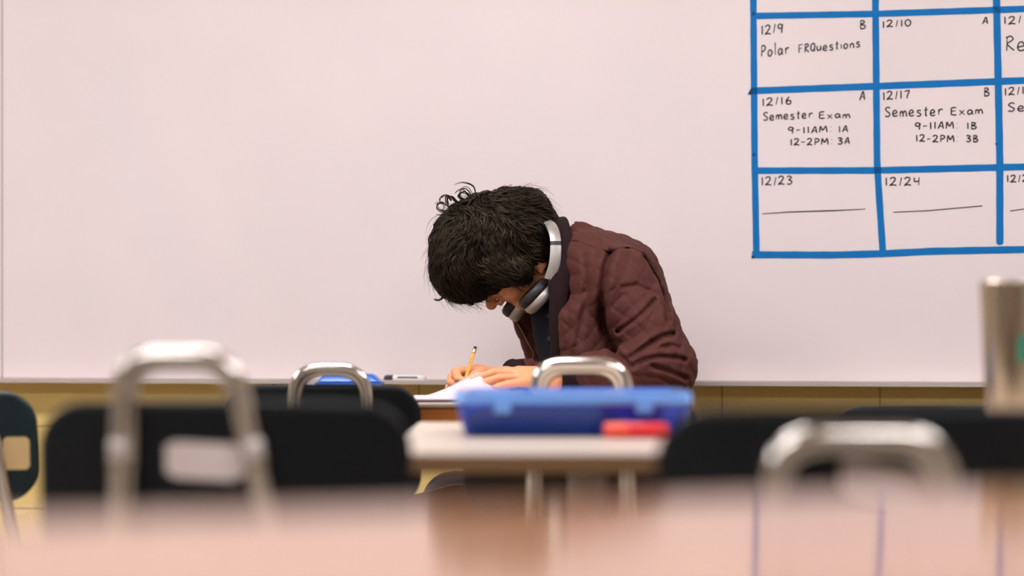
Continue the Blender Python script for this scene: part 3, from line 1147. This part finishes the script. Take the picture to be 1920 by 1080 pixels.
AX = (Fv, Uv, Sv)
hv = Vol((-.20, 5.05, .80), (.20, 5.36, 1.22), 0.0025)
hv.ell(Hd(.020, .050), (.098, .090, .077), 0.01, AX)
hv.ell(Hd(.060, -.002), (.050, .064, .060), 0.03, AX)
hv.cone(Hd(.086, -.060), Hd(.080, -.058), .018, .020, .02)
for s in (-1, 1):
    hv.cone(Hd(.01, -.045, s * .052), Hd(.080, -.058, s * .012), .016, .016, .02)      # jaw
    hv.ell(Hd(.078, -.022, s * .038), (.022, .020, .022), .012, AX)                     # cheek
    hv.ell(Hd(.108, .022, s * .030), (.016, .011, .018), .008, AX, mode='sub')         # socket
    hv.cone(Hd(.106, .036, s * .016), Hd(.098, .036, s * .042), .008, .007, .008)      # brow
    hv.ell(Hd(-.004, .0, s * .078), (.019, .033, .007), .006, AX)                       # ear
    hv.ell(Hd(.000, .0, s * .086), (.009, .018, .005), .004, AX, mode='sub')
    hv.cone(Hd(.004, -.022, s * .078), Hd(.006, -.030, s * .077), .006, .006, .004)
    hv.ell(Hd(.113, -.024, s * .012), (.008, .007, .007), .004, AX)                     # nostril wing
    hv.ell(Hd(.122, -.034, s * .007), (.004, .004, .003), .002, AX, mode='sub')
hv.cone(Hd(.104, .020), Hd(.130, -.014), .008, .0125, .008)                             # nose
hv.cone(Hd(.104, -.043, -.012), Hd(.104, -.043, .012), .006, .006, .004)               # upper lip
hv.cone(Hd(.100, -.053, -.011), Hd(.100, -.053, .011), .007, .007, .004)
hv.cone(Hd(.112, -.048, -.018), Hd(.112, -.048, .018), .0022, .0022, .002, mode='sub')
hv.cone(Hd(-.02, -.02), P(1075, 475, 5.2), .050, .046, .02)                             # neck
hv.cone(Hd(.02, -.06), P(1075, 500, 5.2), .040, .046, .02)
head_mesh = hv.mesh()

# left (near) hand
hl = Vol((-.10, 4.74, .725), (.17, 4.96, .84), 0.0014)
wr = P(1034, 712, 4.85)
fing = [
    ([P(972, 698, 4.876), P(936, 696, 4.872), P(912, 703, 4.866), P(897, 709, 4.862)], (.0105, .0090, .0080, .0066)),
    ([P(968, 701, 4.852), P(926, 699, 4.845), P(903, 706, 4.840), P(887, 711.5, 4.836)], (.0108, .0092, .0082, .0066)),
    ([P(972, 708, 4.828), P(936, 709, 4.818), P(915, 715, 4.812), P(899, 720, 4.808)], (.0105, .0090, .0080, .0064)),
    ([P(982, 716, 4.806), P(953, 720, 4.794), P(937, 724, 4.788), P(925, 727, 4.784)], (.0095, .0080, .0070, .0058)),
]
for pts, rs in fing:
    hl.cone(wr, pts[0], .020, rs[0] * 1.15, .010)
for pts, rs in fing:
    hl.chain(pts, rs, .003)
hl.chain([P(1018, 712, 4.89), P(992, 708, 4.912), P(966, 712, 4.918), P(948, 717, 4.915)], (.017, .0125, .0105, .0085), .008)
hl.cone(wr, P(1110, 704, 4.87), .026, .033, .012)
for i in range(4):      # nails and knuckle creases
    pts, rs = fing[i]
    tipv = pts[3]
    hl.ell(tipv + Vector((-.0005, 0, rs[3] * .95)), (.0058, .0042, .0012), .001, mode='sub')
    for k in (1, 2):
        c = pts[k] + Vector((0, 0, rs[k]))
        for dxx in (-.002, .002):
            hl.cone(c + Vector((dxx, -.006, .0002)), c + Vector((dxx, .006, .0002)), .0005, .0005, .0012, mode='sub')
    if i < 3:           # tendons
        hl.cone(wr.lerp(pts[0], .45) + Vector((0, 0, .018)), pts[0] + Vector((0, 0, .008)), .0022, .0030, .006)
left_mesh = hl.mesh()

# right (far) hand round the pencil
hr = Vol((-.16, 4.84, .725), (.09, 5.10, .85), 0.0014)
wr2 = P(948, 712, 5.00)
fr = [
    ([P(895, 694, 4.945), P(855, 697, 4.925), P(859, 710, 4.905), P(873, 715, 4.897)], (.0110, .0098, .0085, .0070)),
    ([P(893, 702, 4.965), P(848, 707, 4.95), P(846, 717, 4.930), P(862, 723, 4.915)], (.0112, .0098, .0085, .0070)),
    ([P(893, 711, 4.980), P(848, 719, 4.972), P(842, 727, 4.955), P(858, 731, 4.94)], (.0105, .0092, .0080, .0066)),
    ([P(896, 719, 4.990), P(860, 727, 4.99), P(850, 732, 4.975), P(862, 734, 4.965)], (.0095, .0082, .0072, .0060)),
]
for pts, rs in fr:
    hr.cone(wr2, pts[0], .021, rs[0] * 1.15, .010)
for pts, rs in fr:
    hr.chain(pts, rs, .003)
hr.chain([P(922, 708, 4.955), P(903, 699, 4.925), P(891, 704, 4.902), P(879, 713, 4.893)], (.015, .0115, .0098, .0078), .006)
hr.cone(wr2, P(1010, 706, 5.12), .025, .024, .012)
hr.ell(fr[0][0][3] + Vector((-.003, -.007, .001)), (.005, .0012, .004), .001, mode='sub')
right_mesh = hr.mesh()

# trunk, arms and legs of the body (mostly under the clothes)
Ls, Rs = P(1152, 525, 5.04), P(1120, 520, 5.40)
Le, Re = P(1236, 692, 4.945), Vector((0.20, 5.42, 0.80))
Lw, Rw = P(1110, 704, 4.87), P(1010, 706, 5.12)
pel = Vector((0.30, 5.2, 0.54))
bv = Vol((-.35, 4.80, .02), (.45, 5.60, 1.10), 0.006)
bv.cone(P(1080, 480, 5.2), P(1130, 560, 5.2), .044, .075, .03)
bv.ell(P(1135, 580, 5.2), (.065, .11, .10), .04)
bv.cone(P(1150, 640, 5.2), pel, .08, .09, .04)
for s_, e_, w_ in ((Ls, Le, Lw), (Rs, Re, Rw)):
    bv.cone(P(1115, 530, 5.2), s_, .04, .036, .03)
    bv.cone(s_, e_, .036, .028, .02)
    bv.cone(e_, w_, .028, .026, .02)
for sy in (-1, 1):
    hip = pel + Vector((0, sy * .09, -.01))
    kn = Vector((-.13, 5.2 + sy * .12, .50))
    an = Vector((-.10, 5.2 + sy * .12, .09))
    bv.cone(hip, kn, .075, .052, .03)
    bv.cone(kn, an, .050, .034, .02)
    bv.cone(an, an + Vector((-.12, 0, -.045)), .034, .025, .02)
own(np_obj('body', [head_mesh, left_mesh, right_mesh, bv.mesh()], M['skin']))

# eyes
for s in (-1, 1):
    V_ = Vol((-.2, 5.0, .8), (.1, 5.4, 1.1), .0015) if False else None
    c = Hd(.089, .019, s * .030)
    own(MB().lathe([(.0115 * math.sin(a), -.0115 * math.cos(a)) for a in [math.pi * (k + .01) / 12.02 for k in range(13)]], c, 20, Fv).build('eye', M['mark_white'], None, True))

# trousers and shoes
tv = Vol((-.30, 4.95, .06), (.48, 5.45, .72), 0.006)
tv.ell(pel + Vector((0, 0, .01)), (.125, .165, .115), .03)
for sy in (-1, 1):
    hip = pel + Vector((0, sy * .09, -.01))
    kn = Vector((-.13, 5.2 + sy * .12, .50))
    an = Vector((-.10, 5.2 + sy * .12, .11))
    tv.cone(hip, kn, .088, .064, .03)
    tv.cone(kn, an, .062, .050, .02)
own(np_obj('trousers', [tv.mesh()], M['jeans']))
for sy in (-1, 1):
    c = Vector((-.14, 5.2 + sy * .12, .045))
    sv = Vol(c - Vector((.17, .07, .045)), c + Vector((.12, .07, .08)), .005)
    sv.cone(c + Vector((.06, 0, 0)), c + Vector((-.10, 0, -.008)), .042, .034, .01)
    sv.cone(c + Vector((.045, 0, 0)), c + Vector((.04, 0, .03)), .040, .038, .01)
    own(np_obj('shoe', [sv.mesh()], M['shoe']))

# shirt
sh = Vol((-.10, 4.98, .56), (.36, 5.42, 1.06), 0.004)
sh.cone(P(1048, 500, 5.2), P(1072, 565, 5.2), .060, .09, .03)
sh.ell(P(1100, 600, 5.2), (.100, .125, .13), .04)
sh.cone(P(1100, 640, 5.2), P(1150, 800, 5.2), .105, .12, .04)
sh.put((-.1, 4.98, .56), (.36, 5.42, 1.06), lambda X, Y, Z: -(-(.0016 * np.sin(Z * 160 + Y * 90) + 0.0 * X)) + 1.0, 0)
own(np_obj('shirt', [sh.mesh()], M['shirt']))
mb = MB()
for py in (592, 638, 682):
    c, n = sh.snap(P(1016, py, 5.10), .0004)
    mb.lathe([(.0001, 0), (.0030, .0), (.0042, .0014), (.0048, .0002), (.0048, -.004)], c, 14, n)
own(mb.build('shirt_button', M['button'], None, True))

# jacket: one padded solid, folded and quilted
PX = 5.0


def seg_d(X, Z, pts):
    d = None
    for (a, b) in zip(pts[:-1], pts[1:]):
        bax, baz = b[0] - a[0], b[1] - a[1]
        t = np.clip(((X - a[0]) * bax + (Z - a[1]) * baz) / (bax * bax + baz * baz), 0, 1)
        q = np.sqrt((X - a[0] - t * bax) ** 2 + (Z - a[1] - t * baz) ** 2)
        d = q if d is None else np.minimum(d, q)
    return d


def xz(*pts):
    return [(P(a, b, PX).x, P(a, b, PX).z) for a, b in pts]


GROOVES = [
    (xz((1144, 476), (1134, 505), (1128, 560), (1132, 620), (1152, 665), (1178, 684)), .0075, .013),
    (xz((1178, 668), (1217, 642), (1240, 630), (1258, 626)), .0050, .010),
    (xz((1188, 678), (1228, 668), (1262, 670), (1278, 674)), .0045, .008),
    (xz((1214, 684), (1253, 696), (1280, 708)), .0045, .008),
    (xz((1157, 622), (1185, 602), (1205, 585), (1226, 562)), .0040, .006),
    (xz((1210, 480), (1237, 522), (1246, 545), (1250, 600)), .0050, .008),
    (xz((1165, 540), (1190, 535), (1230, 552)), .0045, .004),
    (xz((1096, 480), (1101, 560), (1082, 640), (1072, 690)), .0060, .004),
    (xz((1060, 560), (1070, 620), (1062, 680)), .0060, .003),
    (xz((1075, 448), (1110, 460), (1143, 475)), .0018, .0035),
    (xz((1143, 475), (1160, 467), (1185, 464), (1208, 476)), .0018, .0035),
    (xz((1235, 650), (1255, 648), (1270, 651)), .0040, .004),
    (xz((1180, 700), (1230, 706), (1270, 722)), .0040, .005),
]
jv = Vol((-.04, 4.80, .56), (.46, 5.60, 1.12), 0.0029)
jv.cone(P(1080, 470, 5.2), P(1130, 540, 5.2), .062, .118, .03)
jv.ell(P(1145, 560, 5.2), (.115, .165, .125), .04)
jv.ell(P(1135, 500, 5.2), (.095, .14, .065), .04)
jv.cone(P(1090, 600, 5.06), P(1110, 720, 5.06), .048, .060, .04)
jv.ell(P(1165, 660, 5.2), (.125, .165, .16), .05)
jv.cone(P(1160, 720, 5.2), P(1175, 860, 5.2), .150, .150, .04)
jv.cone(P(1002, 598, 5.285), P(1030, 700, 5.285), .040, .046, .03)
jv.cone(P(1050, 520, 5.25), P(1002, 598, 5.285), .05, .040, .03)
jv.cone(P(1105, 490, 5.12), P(1160, 528, 5.04), .060, .070, .04)
jv.cone(P(1105, 490, 5.28), P(1150, 528, 5.38), .060, .068, .04)
jv.chain([P(1165, 530, 5.035), P(1219, 620, 4.985), P(1247, 690, 4.955)], (.064, .064, .059), .035)
jv.chain([P(1247, 690, 4.955), P(1170, 698, 4.90), P(1090, 703, 4.868)], (.058, .050, .041), .03)
jv.chain([Rs, Vector((.23, 5.46, .88)), Re], (.066, .062, .056), .03)
jv.chain([Re, Vector((.12, 5.25, .785)), P(985, 704, 5.075)], (.055, .046, .040), .02)
# the open front, from the collar down
xo = P(1046, 600, 5.1).x


def open_front(X, Y, Z):
    a = X - (xo + 0.012 * (Z < 0) - 0.03 * np.clip((Z - .98) / .1, 0, 1))
    b = np.abs(Y - 5.165) - .095
    c = .76 - Z
    return np.maximum(np.maximum(a, b), c)


jv.put((-.04, 5.0, .70), (.12, 5.3, 1.12), open_front, .006, mode='sub')
# hollow round the neck
jv.cone(P(1025, 440, 5.2), P(1055, 490, 5.2), .062, .055, .008, mode='sub')


def fold(X, Y, Z):
    out = 0
    for pts, wd_, dp in GROOVES:
        d = seg_d(X, Z, pts)
        out = out + dp * np.exp(-(d / wd_) ** 2) - dp * .35 * np.exp(-((d - 2.1 * wd_) / (1.3 * wd_)) ** 2)
    wz = X + .006 * np.sin(Z * 55 + 1) + .35 * (Y - 5.0)
    zz = Z + .006 * np.sin(X * 48)
    pr = .036
    a = np.abs(np.sin(math.pi * (wz + zz * .8) / pr))
    b = np.abs(np.sin(math.pi * (wz - zz * .8) / pr))
    out = out - .0046 * np.sqrt(np.sqrt(a * b + 1e-5)) + .0030
    out = out + .0022 * np.sin(X * 62 + 3 * np.sin(Z * 23)) * np.sin(Z * 47 + 2 * np.sin(Y * 31 + X * 17))
    return out


jv.disp(fold)
jacket = own(np_obj('jacket', [jv.mesh()], M['jacket']))


def jchild(o):
    o.parent = jacket
    return o


# ribbed collar standing round the neck
cpath = spline([P(1042, 690, 5.075), P(1044, 600, 5.075), P(1050, 530, 5.080), P(1054, 470, 5.095), P(1050, 432, 5.13), P(1042, 416, 5.2),
                P(1030, 432, 5.28), P(1020, 480, 5.31), P(1000, 560, 5.31), P(985, 610, 5.31)], 7)
mb = MB()
v = []
nn = 12
for i, p in enumerate(cpath):
    a = cpath[max(0, i - 1)]
    b = cpath[min(len(cpath) - 1, i + 1)]
    t = (b - a).normalized()
    c_ax = Vector((1075 - 960, 0, 0))
    neck = P(1075, 480, 5.2)
    out = (p - neck)
    out = (out - t * out.dot(t)).normalized()
    sd_ = t.cross(out).normalized()
    e = min(1, i / 14, (len(cpath) - 1 - i) / 10)
    for k in range(nn):
        an = 2 * math.pi * k / nn
        rr = 1 + .06 * math.cos(i * 2.6)
        v.append(p + out * (.0065 * rr * math.cos(an)) + sd_ * ((.010 + .013 * e) * math.sin(an)))
f = [(i * nn + k, i * nn + (k + 1) % nn, (i + 1) * nn + (k + 1) % nn, (i + 1) * nn + k) for i in range(len(cpath) - 1) for k in range(nn)]
f += [tuple(range(nn)), tuple(len(v) - nn + k for k in range(nn))]
o = mesh_obj('collar', v, f, M['rib'], None, True, 'darker ribbed collar')
bm_fix(o)
o.parent = jacket
o.matrix_parent_inverse = Matrix.Identity(4)
# cuff, zip, buttons
mb = MB()
c0_, c1_ = P(1046, 707, 4.852), P(1100, 704, 4.870)
cp = [c0_.lerp(c1_, k / 14) for k in range(15)]
mb.tube(cp, [(.0355 + .0010 * math.cos(k * 2.4)) * (1 if k < 9 else 1 - .03 * (k - 8)) for k in range(15)], 24)
o = mb.build('cuff', M['rib'], jacket, True, 'darker ribbed cuff')
mb = MB()
c0_, c1_ = P(962, 703, 5.045), P(1000, 702, 5.10)
cp = [c0_.lerp(c1_, k / 8) for k in range(9)]
mb.tube(cp, [.033 + .001 * math.cos(k * 2.4) for k in range(9)], 20)
mb.build('cuff', M['rib'], jacket, True, 'darker ribbed cuff')
zp = [jv.snap(P(a, b, 5.235), .0006)[0] for a, b in ((972, 604), (977, 618), (983, 634), (989, 650), (996, 666), (1003, 682), (1010, 698))]
zp = spline(zp, 4)
MB().tube(zp, .0012, 6).build('zip', M['zip'], jacket, True)

# ------------------------------------------------------------------ hair
hb = Vol((-.22, 5.0, .86), (.13, 5.42, 1.20), 0.004)
hb.ell(Hd(.030, .073), (.112, .098, .094), .02, AX)
hb.ell(P(915, 447, 5.19), (.112, .095, .080), .03)
hb.ell(P(865, 496, 5.17), (.060, .075, .066), .03)
hb.cone(P(850, 525, 5.16), P(885, 538, 5.15), .024, .020, .03)
hb.cone(P(930, 500, 5.125), P(970, 505, 5.115), .035, .026, .02)
hb.cone(P(990, 400, 5.2), P(1018, 450, 5.2), .045, .042, .03)
hb.cone(P(990, 440, 5.13), P(1010, 478, 5.13), .030, .016, .02)
hb.ell(P(945, 400, 5.2), (.060, .07, .038), .03)
# keep the face clear
hb.cone(Hd(.125, .00), Hd(.10, -.09), .040, .06, .008, mode='sub')
hb.cone(Hd(.075, -.050, -.07), Hd(.060, -.070, -.06), .030, .03, .008, mode='sub')
hb.disp(lambda X, Y, Z: .0022 * np.sin(X * 90 + 4 * np.sin(Z * 40)) * np.sin(Z * 110 + 3 * np.sin(Y * 60)))
hV, hQ = hb.mesh()
hair_base = (hV, hQ)
own(np_obj('hair', [hair_base], M['hair']))
hair_root = [o for o in person.children if o.name.startswith('hair')][0]

# normals of the hair volume from its gradient
Fh = hb.F


def hgrad(p):
    i = [int(round((p[a] - hb.lo[a]) / hb.h)) for a in range(3)]
    i = [min(max(i[a], 1), hb.n[a] - 2) for a in range(3)]
    g = Vector([float(Fh[i[0] + (a == 0), i[1] + (a == 1), i[2] + (a == 2)] - Fh[i[0] - (a == 0), i[1] - (a == 1), i[2] - (a == 2)]) for a in range(3)])
    d = float(Fh[i[0], i[1], i[2]])
    return (g.normalized() if g.length > 1e-9 else Vector((0, 0, 1))), d


crown = P(905, 400, 5.15)
part_dir = Vector((0, 0, 0))
locks, strands = MB(), MB()
pool = rng.permutation(len(hV))


def grow(p0, length, steps, lift, curl, wob, grav=.35):
    p = Vector(p0)
    pts = [p.copy()]
    ph = random.uniform(0, 6.28)
    fr_ = random.uniform(.8, 1.5)
    step = length / steps
    dirv = None
    for k in range(steps):
        nrm, d = hgrad(p)
        away = (p - crown)
        away.normalize()
        flow = away * .7 + Vector((.10 + .5 * math.sin(p.z * 38 + p.y * 25), .3 * math.sin(p.x * 33), -grav + .45 * math.sin(p.x * 42 + p.z * 17)))
        # right side of the head is swept backwards and down, the left side falls forward
        flow += Vector((.45, 0, .0)) * max(0, min(1, (p.x + .06) / .08)) * (1 if p.z > .98 else 0)
        t = flow - nrm * flow.dot(nrm)
        if t.length < 1e-4:
            t = nrm.orthogonal()
        t.normalize()
        side = nrm.cross(t)
        a = ph + fr_ * k * curl
        dd = t + side * (math.sin(a) * wob) + nrm * (math.cos(a) * wob * .35 + lift * (k / steps) ** 1.5)
        dirv = dd.normalized() if dirv is None else (dirv * .45 + dd.normalized() * .55).normalized()
        p = p + dirv * step
        nrm, d = hgrad(p)
        tgt = .003 + lift * .02 * (k / steps) ** 2
        if d < tgt:
            p = p + nrm * (tgt - d) * .8
        elif d > tgt + .004 and lift < .5:
            p = p - nrm * (d - tgt) * .6
        pts.append(p.copy())
    return pts


cnt = 0
for vi in pool:
    p = Vector(hV[vi])
    nrm, d = hgrad(p)
    if nrm.y > .55:
        if random.random() < .6:
            continue
    ln = random.uniform(.05, .10)
    pts = grow(p, ln, 11, random.uniform(0, .35), .55, random.uniform(.35, .9))
    r0 = random.uniform(.0012, .0036)
    n = len(pts)
    rs = [r0 * (math.sin(math.pi * min(1, .28 + .72 * i / (n - 1))) ** .7 + .03) for i in range(n)]
    locks.tube(pts, rs, 5, cap=True)
    cnt += 1
    if cnt > 3000:
        break
for vi in rng.permutation(len(hV))[:5000]:
    p = Vector(hV[vi])
    pts = grow(p, random.uniform(.05, .10), 9, random.uniform(.0, .6), .6, random.uniform(.3, .9))
    strands.tube(pts, [.00055 * (1 - .8 * i / 9) for i in range(len(pts))], 3, cap=False)

# shaped curls that break the outline: pixel path and radius
curls = [
    ([(893, 368), (890, 352), (880, 345), (866, 343), (853, 347)], .0013),
    ([(880, 372), (873, 362), (866, 356), (858, 358), (852, 364)], .0014),
    ([(888, 372), (880, 356), (871, 352), (864, 358), (868, 366), (878, 366)], .0016),
    ([(860, 385), (848, 372), (836, 366), (826, 370), (824, 378), (834, 380)], .0018),
    ([(850, 395), (834, 382), (822, 380), (816, 382)], .0016),
    ([(856, 400), (838, 398), (824, 394), (820, 386), (828, 380), (834, 388), (828, 396)], .0017),
    ([(850, 408), (834, 400), (824, 402), (818, 400)], .0014),
    ([(846, 376), (838, 368), (838, 382), (846, 392)], .0020),
    ([(868, 388), (856, 376), (848, 368), (840, 372), (842, 384)], .0024),
    ([(880, 384), (868, 374), (860, 366), (868, 360), (878, 364), (884, 374)], .0026),
    ([(820, 404), (806, 414), (799, 428), (797, 440)], .0006),
    ([(905, 372), (925, 364), (942, 358), (955, 348), (962, 345)], .0014),
    ([(915, 370), (930, 362), (942, 352), (950, 346)], .0011),
    ([(900, 372), (915, 362), (930, 356), (945, 350)], .0008),
    ([(930, 366), (950, 360), (968, 357), (978, 362), (984, 366)], .0020),
    ([(895, 366), (905, 362), (912, 362)], .0022),
    ([(960, 362), (982, 370), (992, 390), (1004, 410)], .0035),
    ([(945, 362), (965, 360), (985, 376), (1000, 402), (1020, 420)], .0035),
    ([(835, 540), (832, 552), (826, 562), (815, 560)], .0022),
    ([(840, 545), (840, 560), (848, 568), (858, 569)], .0020),
    ([(850, 548), (850, 562), (860, 569), (872, 568)], .0022),
    ([(832, 545), (828, 558), (818, 562), (812, 559)], .0014),
    ([(862, 550), (866, 560), (876, 566), (884, 571), (890, 566)], .0030),
    ([(874, 546), (880, 558), (886, 570), (890, 560)], .0032),
    ([(905, 540), (910, 552), (904, 562), (896, 566)], .0022),
    ([(915, 535), (914, 552), (902, 565), (893, 567)], .0018),
    ([(838, 560), (846, 572), (856, 578)], .0005),
    ([(985, 505), (992, 514), (996, 520), (990, 524)], .0020),
    ([(978, 508), (984, 520), (992, 526)], .0018),
    ([(808, 460), (804, 475), (808, 490)], .0018), ([(812, 480), (806, 500), (812, 520)], .0020),
    ([(815, 500), (812, 520), (822, 542)], .0026), ([(814, 430), (805, 445), (806, 462)], .0022),
    ([(1000, 400), (1015, 420), (1028, 440), (1031, 465)], .0035),
    ([(1005, 420), (1020, 440), (1028, 460), (1026, 485)], .0032),
    ([(1000, 440), (1012, 455), (1014, 472), (1008, 482)], .0035),
]
for pts, r0 in curls:
    for q in range(3 if r0 > .0012 else 1):
        jx, jy = random.uniform(-2.2, 2.2), random.uniform(-2.2, 2.2)
        dd = 5.165 + random.uniform(-.03, .03)
        if pts[0][0] > 975 and pts[0][1] > 430:
            dd = 5.115 + random.uniform(-.008, .008)
        sp = spline([P(a + jx * (.3 if i < 1 else 1), b + jy, dd) for i, (a, b) in enumerate(pts)], 5)
        n = len(sp)
        rr = r0 * (1.0 if q == 0 else .55)
        locks.tube(sp, [rr * (1 - .75 * (i / (n - 1)) ** 1.4) for i in range(n)], 6)
lk = locks.build('hair_lock', M['hair'], hair_root, True)
lk['kind'] = 'stuff'
st = strands.build('hair_strand', M['hair'], hair_root, True)
st['kind'] = 'stuff'

# ------------------------------------------------------------------ headphones round the neck
hp = thing('headphones', 'silver over-ear headphones worn around the neck of the writing person', 'headphones', P(1030, 480, 5.2))
HPI = Matrix.Translation(-Vector(hp.location))


def hown(o, par=None):
    o.parent = par or hp
    o.matrix_parent_inverse = HPI if par is None else Matrix.Identity(4)
    return o


bp_ = spline([P(1031, 524, 5.085), P(1039, 498, 5.080), P(1042, 472, 5.082), P(1041, 446, 5.092), P(1035, 426, 5.115), P(1026, 416, 5.15),
              P(1020, 414, 5.2), P(1018, 426, 5.26), P(1018, 452, 5.29), P(1010, 500, 5.30), P(992, 540, 5.30)], 7)


def band(path, half, th, name, m, i0, i1, par=None):
    v = []
    for i in range(i0, i1):
        p = path[i]
        t = (path[min(len(path) - 1, i + 1)] - path[max(0, i - 1)]).normalized()
        out = p - P(985, 500, 5.2)
        out.x *= .2
        out.z *= .9
        out = (out - t * out.dot(t)).normalized()
        sd_ = t.cross(out).normalized()
        for (a, b) in ((-1, -1), (1, -1), (1.0, .5), (.8, 1), (-.8, 1), (-1, .5)):
            v.append(p + sd_ * (half * a) + out * (th * b))
    n = i1 - i0
    f = [(i * 6 + k, i * 6 + (k + 1) % 6, (i + 1) * 6 + (k + 1) % 6, (i + 1) * 6 + k) for i in range(n - 1) for k in range(6)]
    f += [tuple(range(6)), tuple((n - 1) * 6 + k for k in range(6))]
    o = mesh_obj(name, v, f, m)
    bm_fix(o)
    autosmooth(o, 50)
    return hown(o, par)


hb_ = band(bp_, .0115, .0032, 'headband', M['hp_silver'], 19, len(bp_) - 18)
band(bp_, .0118, .0034, 'slider_arm', M['hp_silver'], 0, 18)
band(bp_, .0118, .0034, 'slider_arm', M['hp_silver'], len(bp_) - 17, len(bp_))
band(bp_, .0112, .0026, 'hinge_seam', M['hp_pad'], 17, 21)
# maker's lettering running up the arm
mb = MB()
for k, ch in enumerate('SONY'):
    base = P(1038 + k * 1.0, 519 - k * 5.6, 5.073 - k * .0012)
    for stk in G[ch]:
        pts = [(x * .0042, y * .0042) for x, y in smooth2(stk, 3)]
        ribbon(mb, pts, .0007, base, Vector((.17, 0, 1)).normalized(), Vector((-1, 0, .17)).normalized(), Vector((0, -.0006, 0)))
hown(mb.build('lettering', M['hp_letter']))


def cup(c, axis, r, flip=1):
    axis = Vector(axis).normalized()
    o = MB().lathe([(r * .2, .016), (r * .72, .0155), (r * .93, .011), (r, .004), (r, -.004), (r * .96, -.006)], c, 36, axis).build('ear_cup', M['hp_silver'], None, True)
    hown(o)
    p = MB().lathe([(r * .96, -.005), (r * 1.04, -.012), (r * 1.02, -.022), (r * .85, -.027), (r * .6, -.024), (r * .55, -.014)], c, 36, axis).build('cushion', M['hp_pad'], None, True)
    hown(p, o)
    return o


cup(P(1010, 560, 5.12), (.72, .05, -.69), .038)
cup(P(972, 581, 5.21), (.78, -.12, -.62), .027)
for pts in ([P(1030, 522, 5.085), P(1032, 538, 5.088), P(1028, 550, 5.095), P(1018, 560, 5.10)],
            [P(990, 540, 5.31), P(978, 556, 5.30), P(972, 566, 5.28)]):
    hown(MB().tube(spline(pts, 5), [.0045] * 16 if len(pts) == 4 else [.0045] * 11, 8).build('yoke', M['hp_pad'], None, True))

# ------------------------------------------------------------------ stool under the person
sx, sy = 0.31, 5.2
so = thing('stool', 'low round dark stool the writing person sits on, hidden behind the desks', 'stool', (sx, sy, 0))
MB().lathe([(.001, .40), (.15, .40), (.16, .41), (.16, .425), (.15, .432), (.001, .432)], (0, 0, 0), 32).build('seat', M['shell'], so, True)
for k in range(4):
    a = math.pi / 4 + k * math.pi / 2
    MB().tube([(.11 * math.cos(a), .11 * math.sin(a), .40), (.17 * math.cos(a), .17 * math.sin(a), 0.0)], .011, 10).build('leg', M['grey_metal'], so, True)
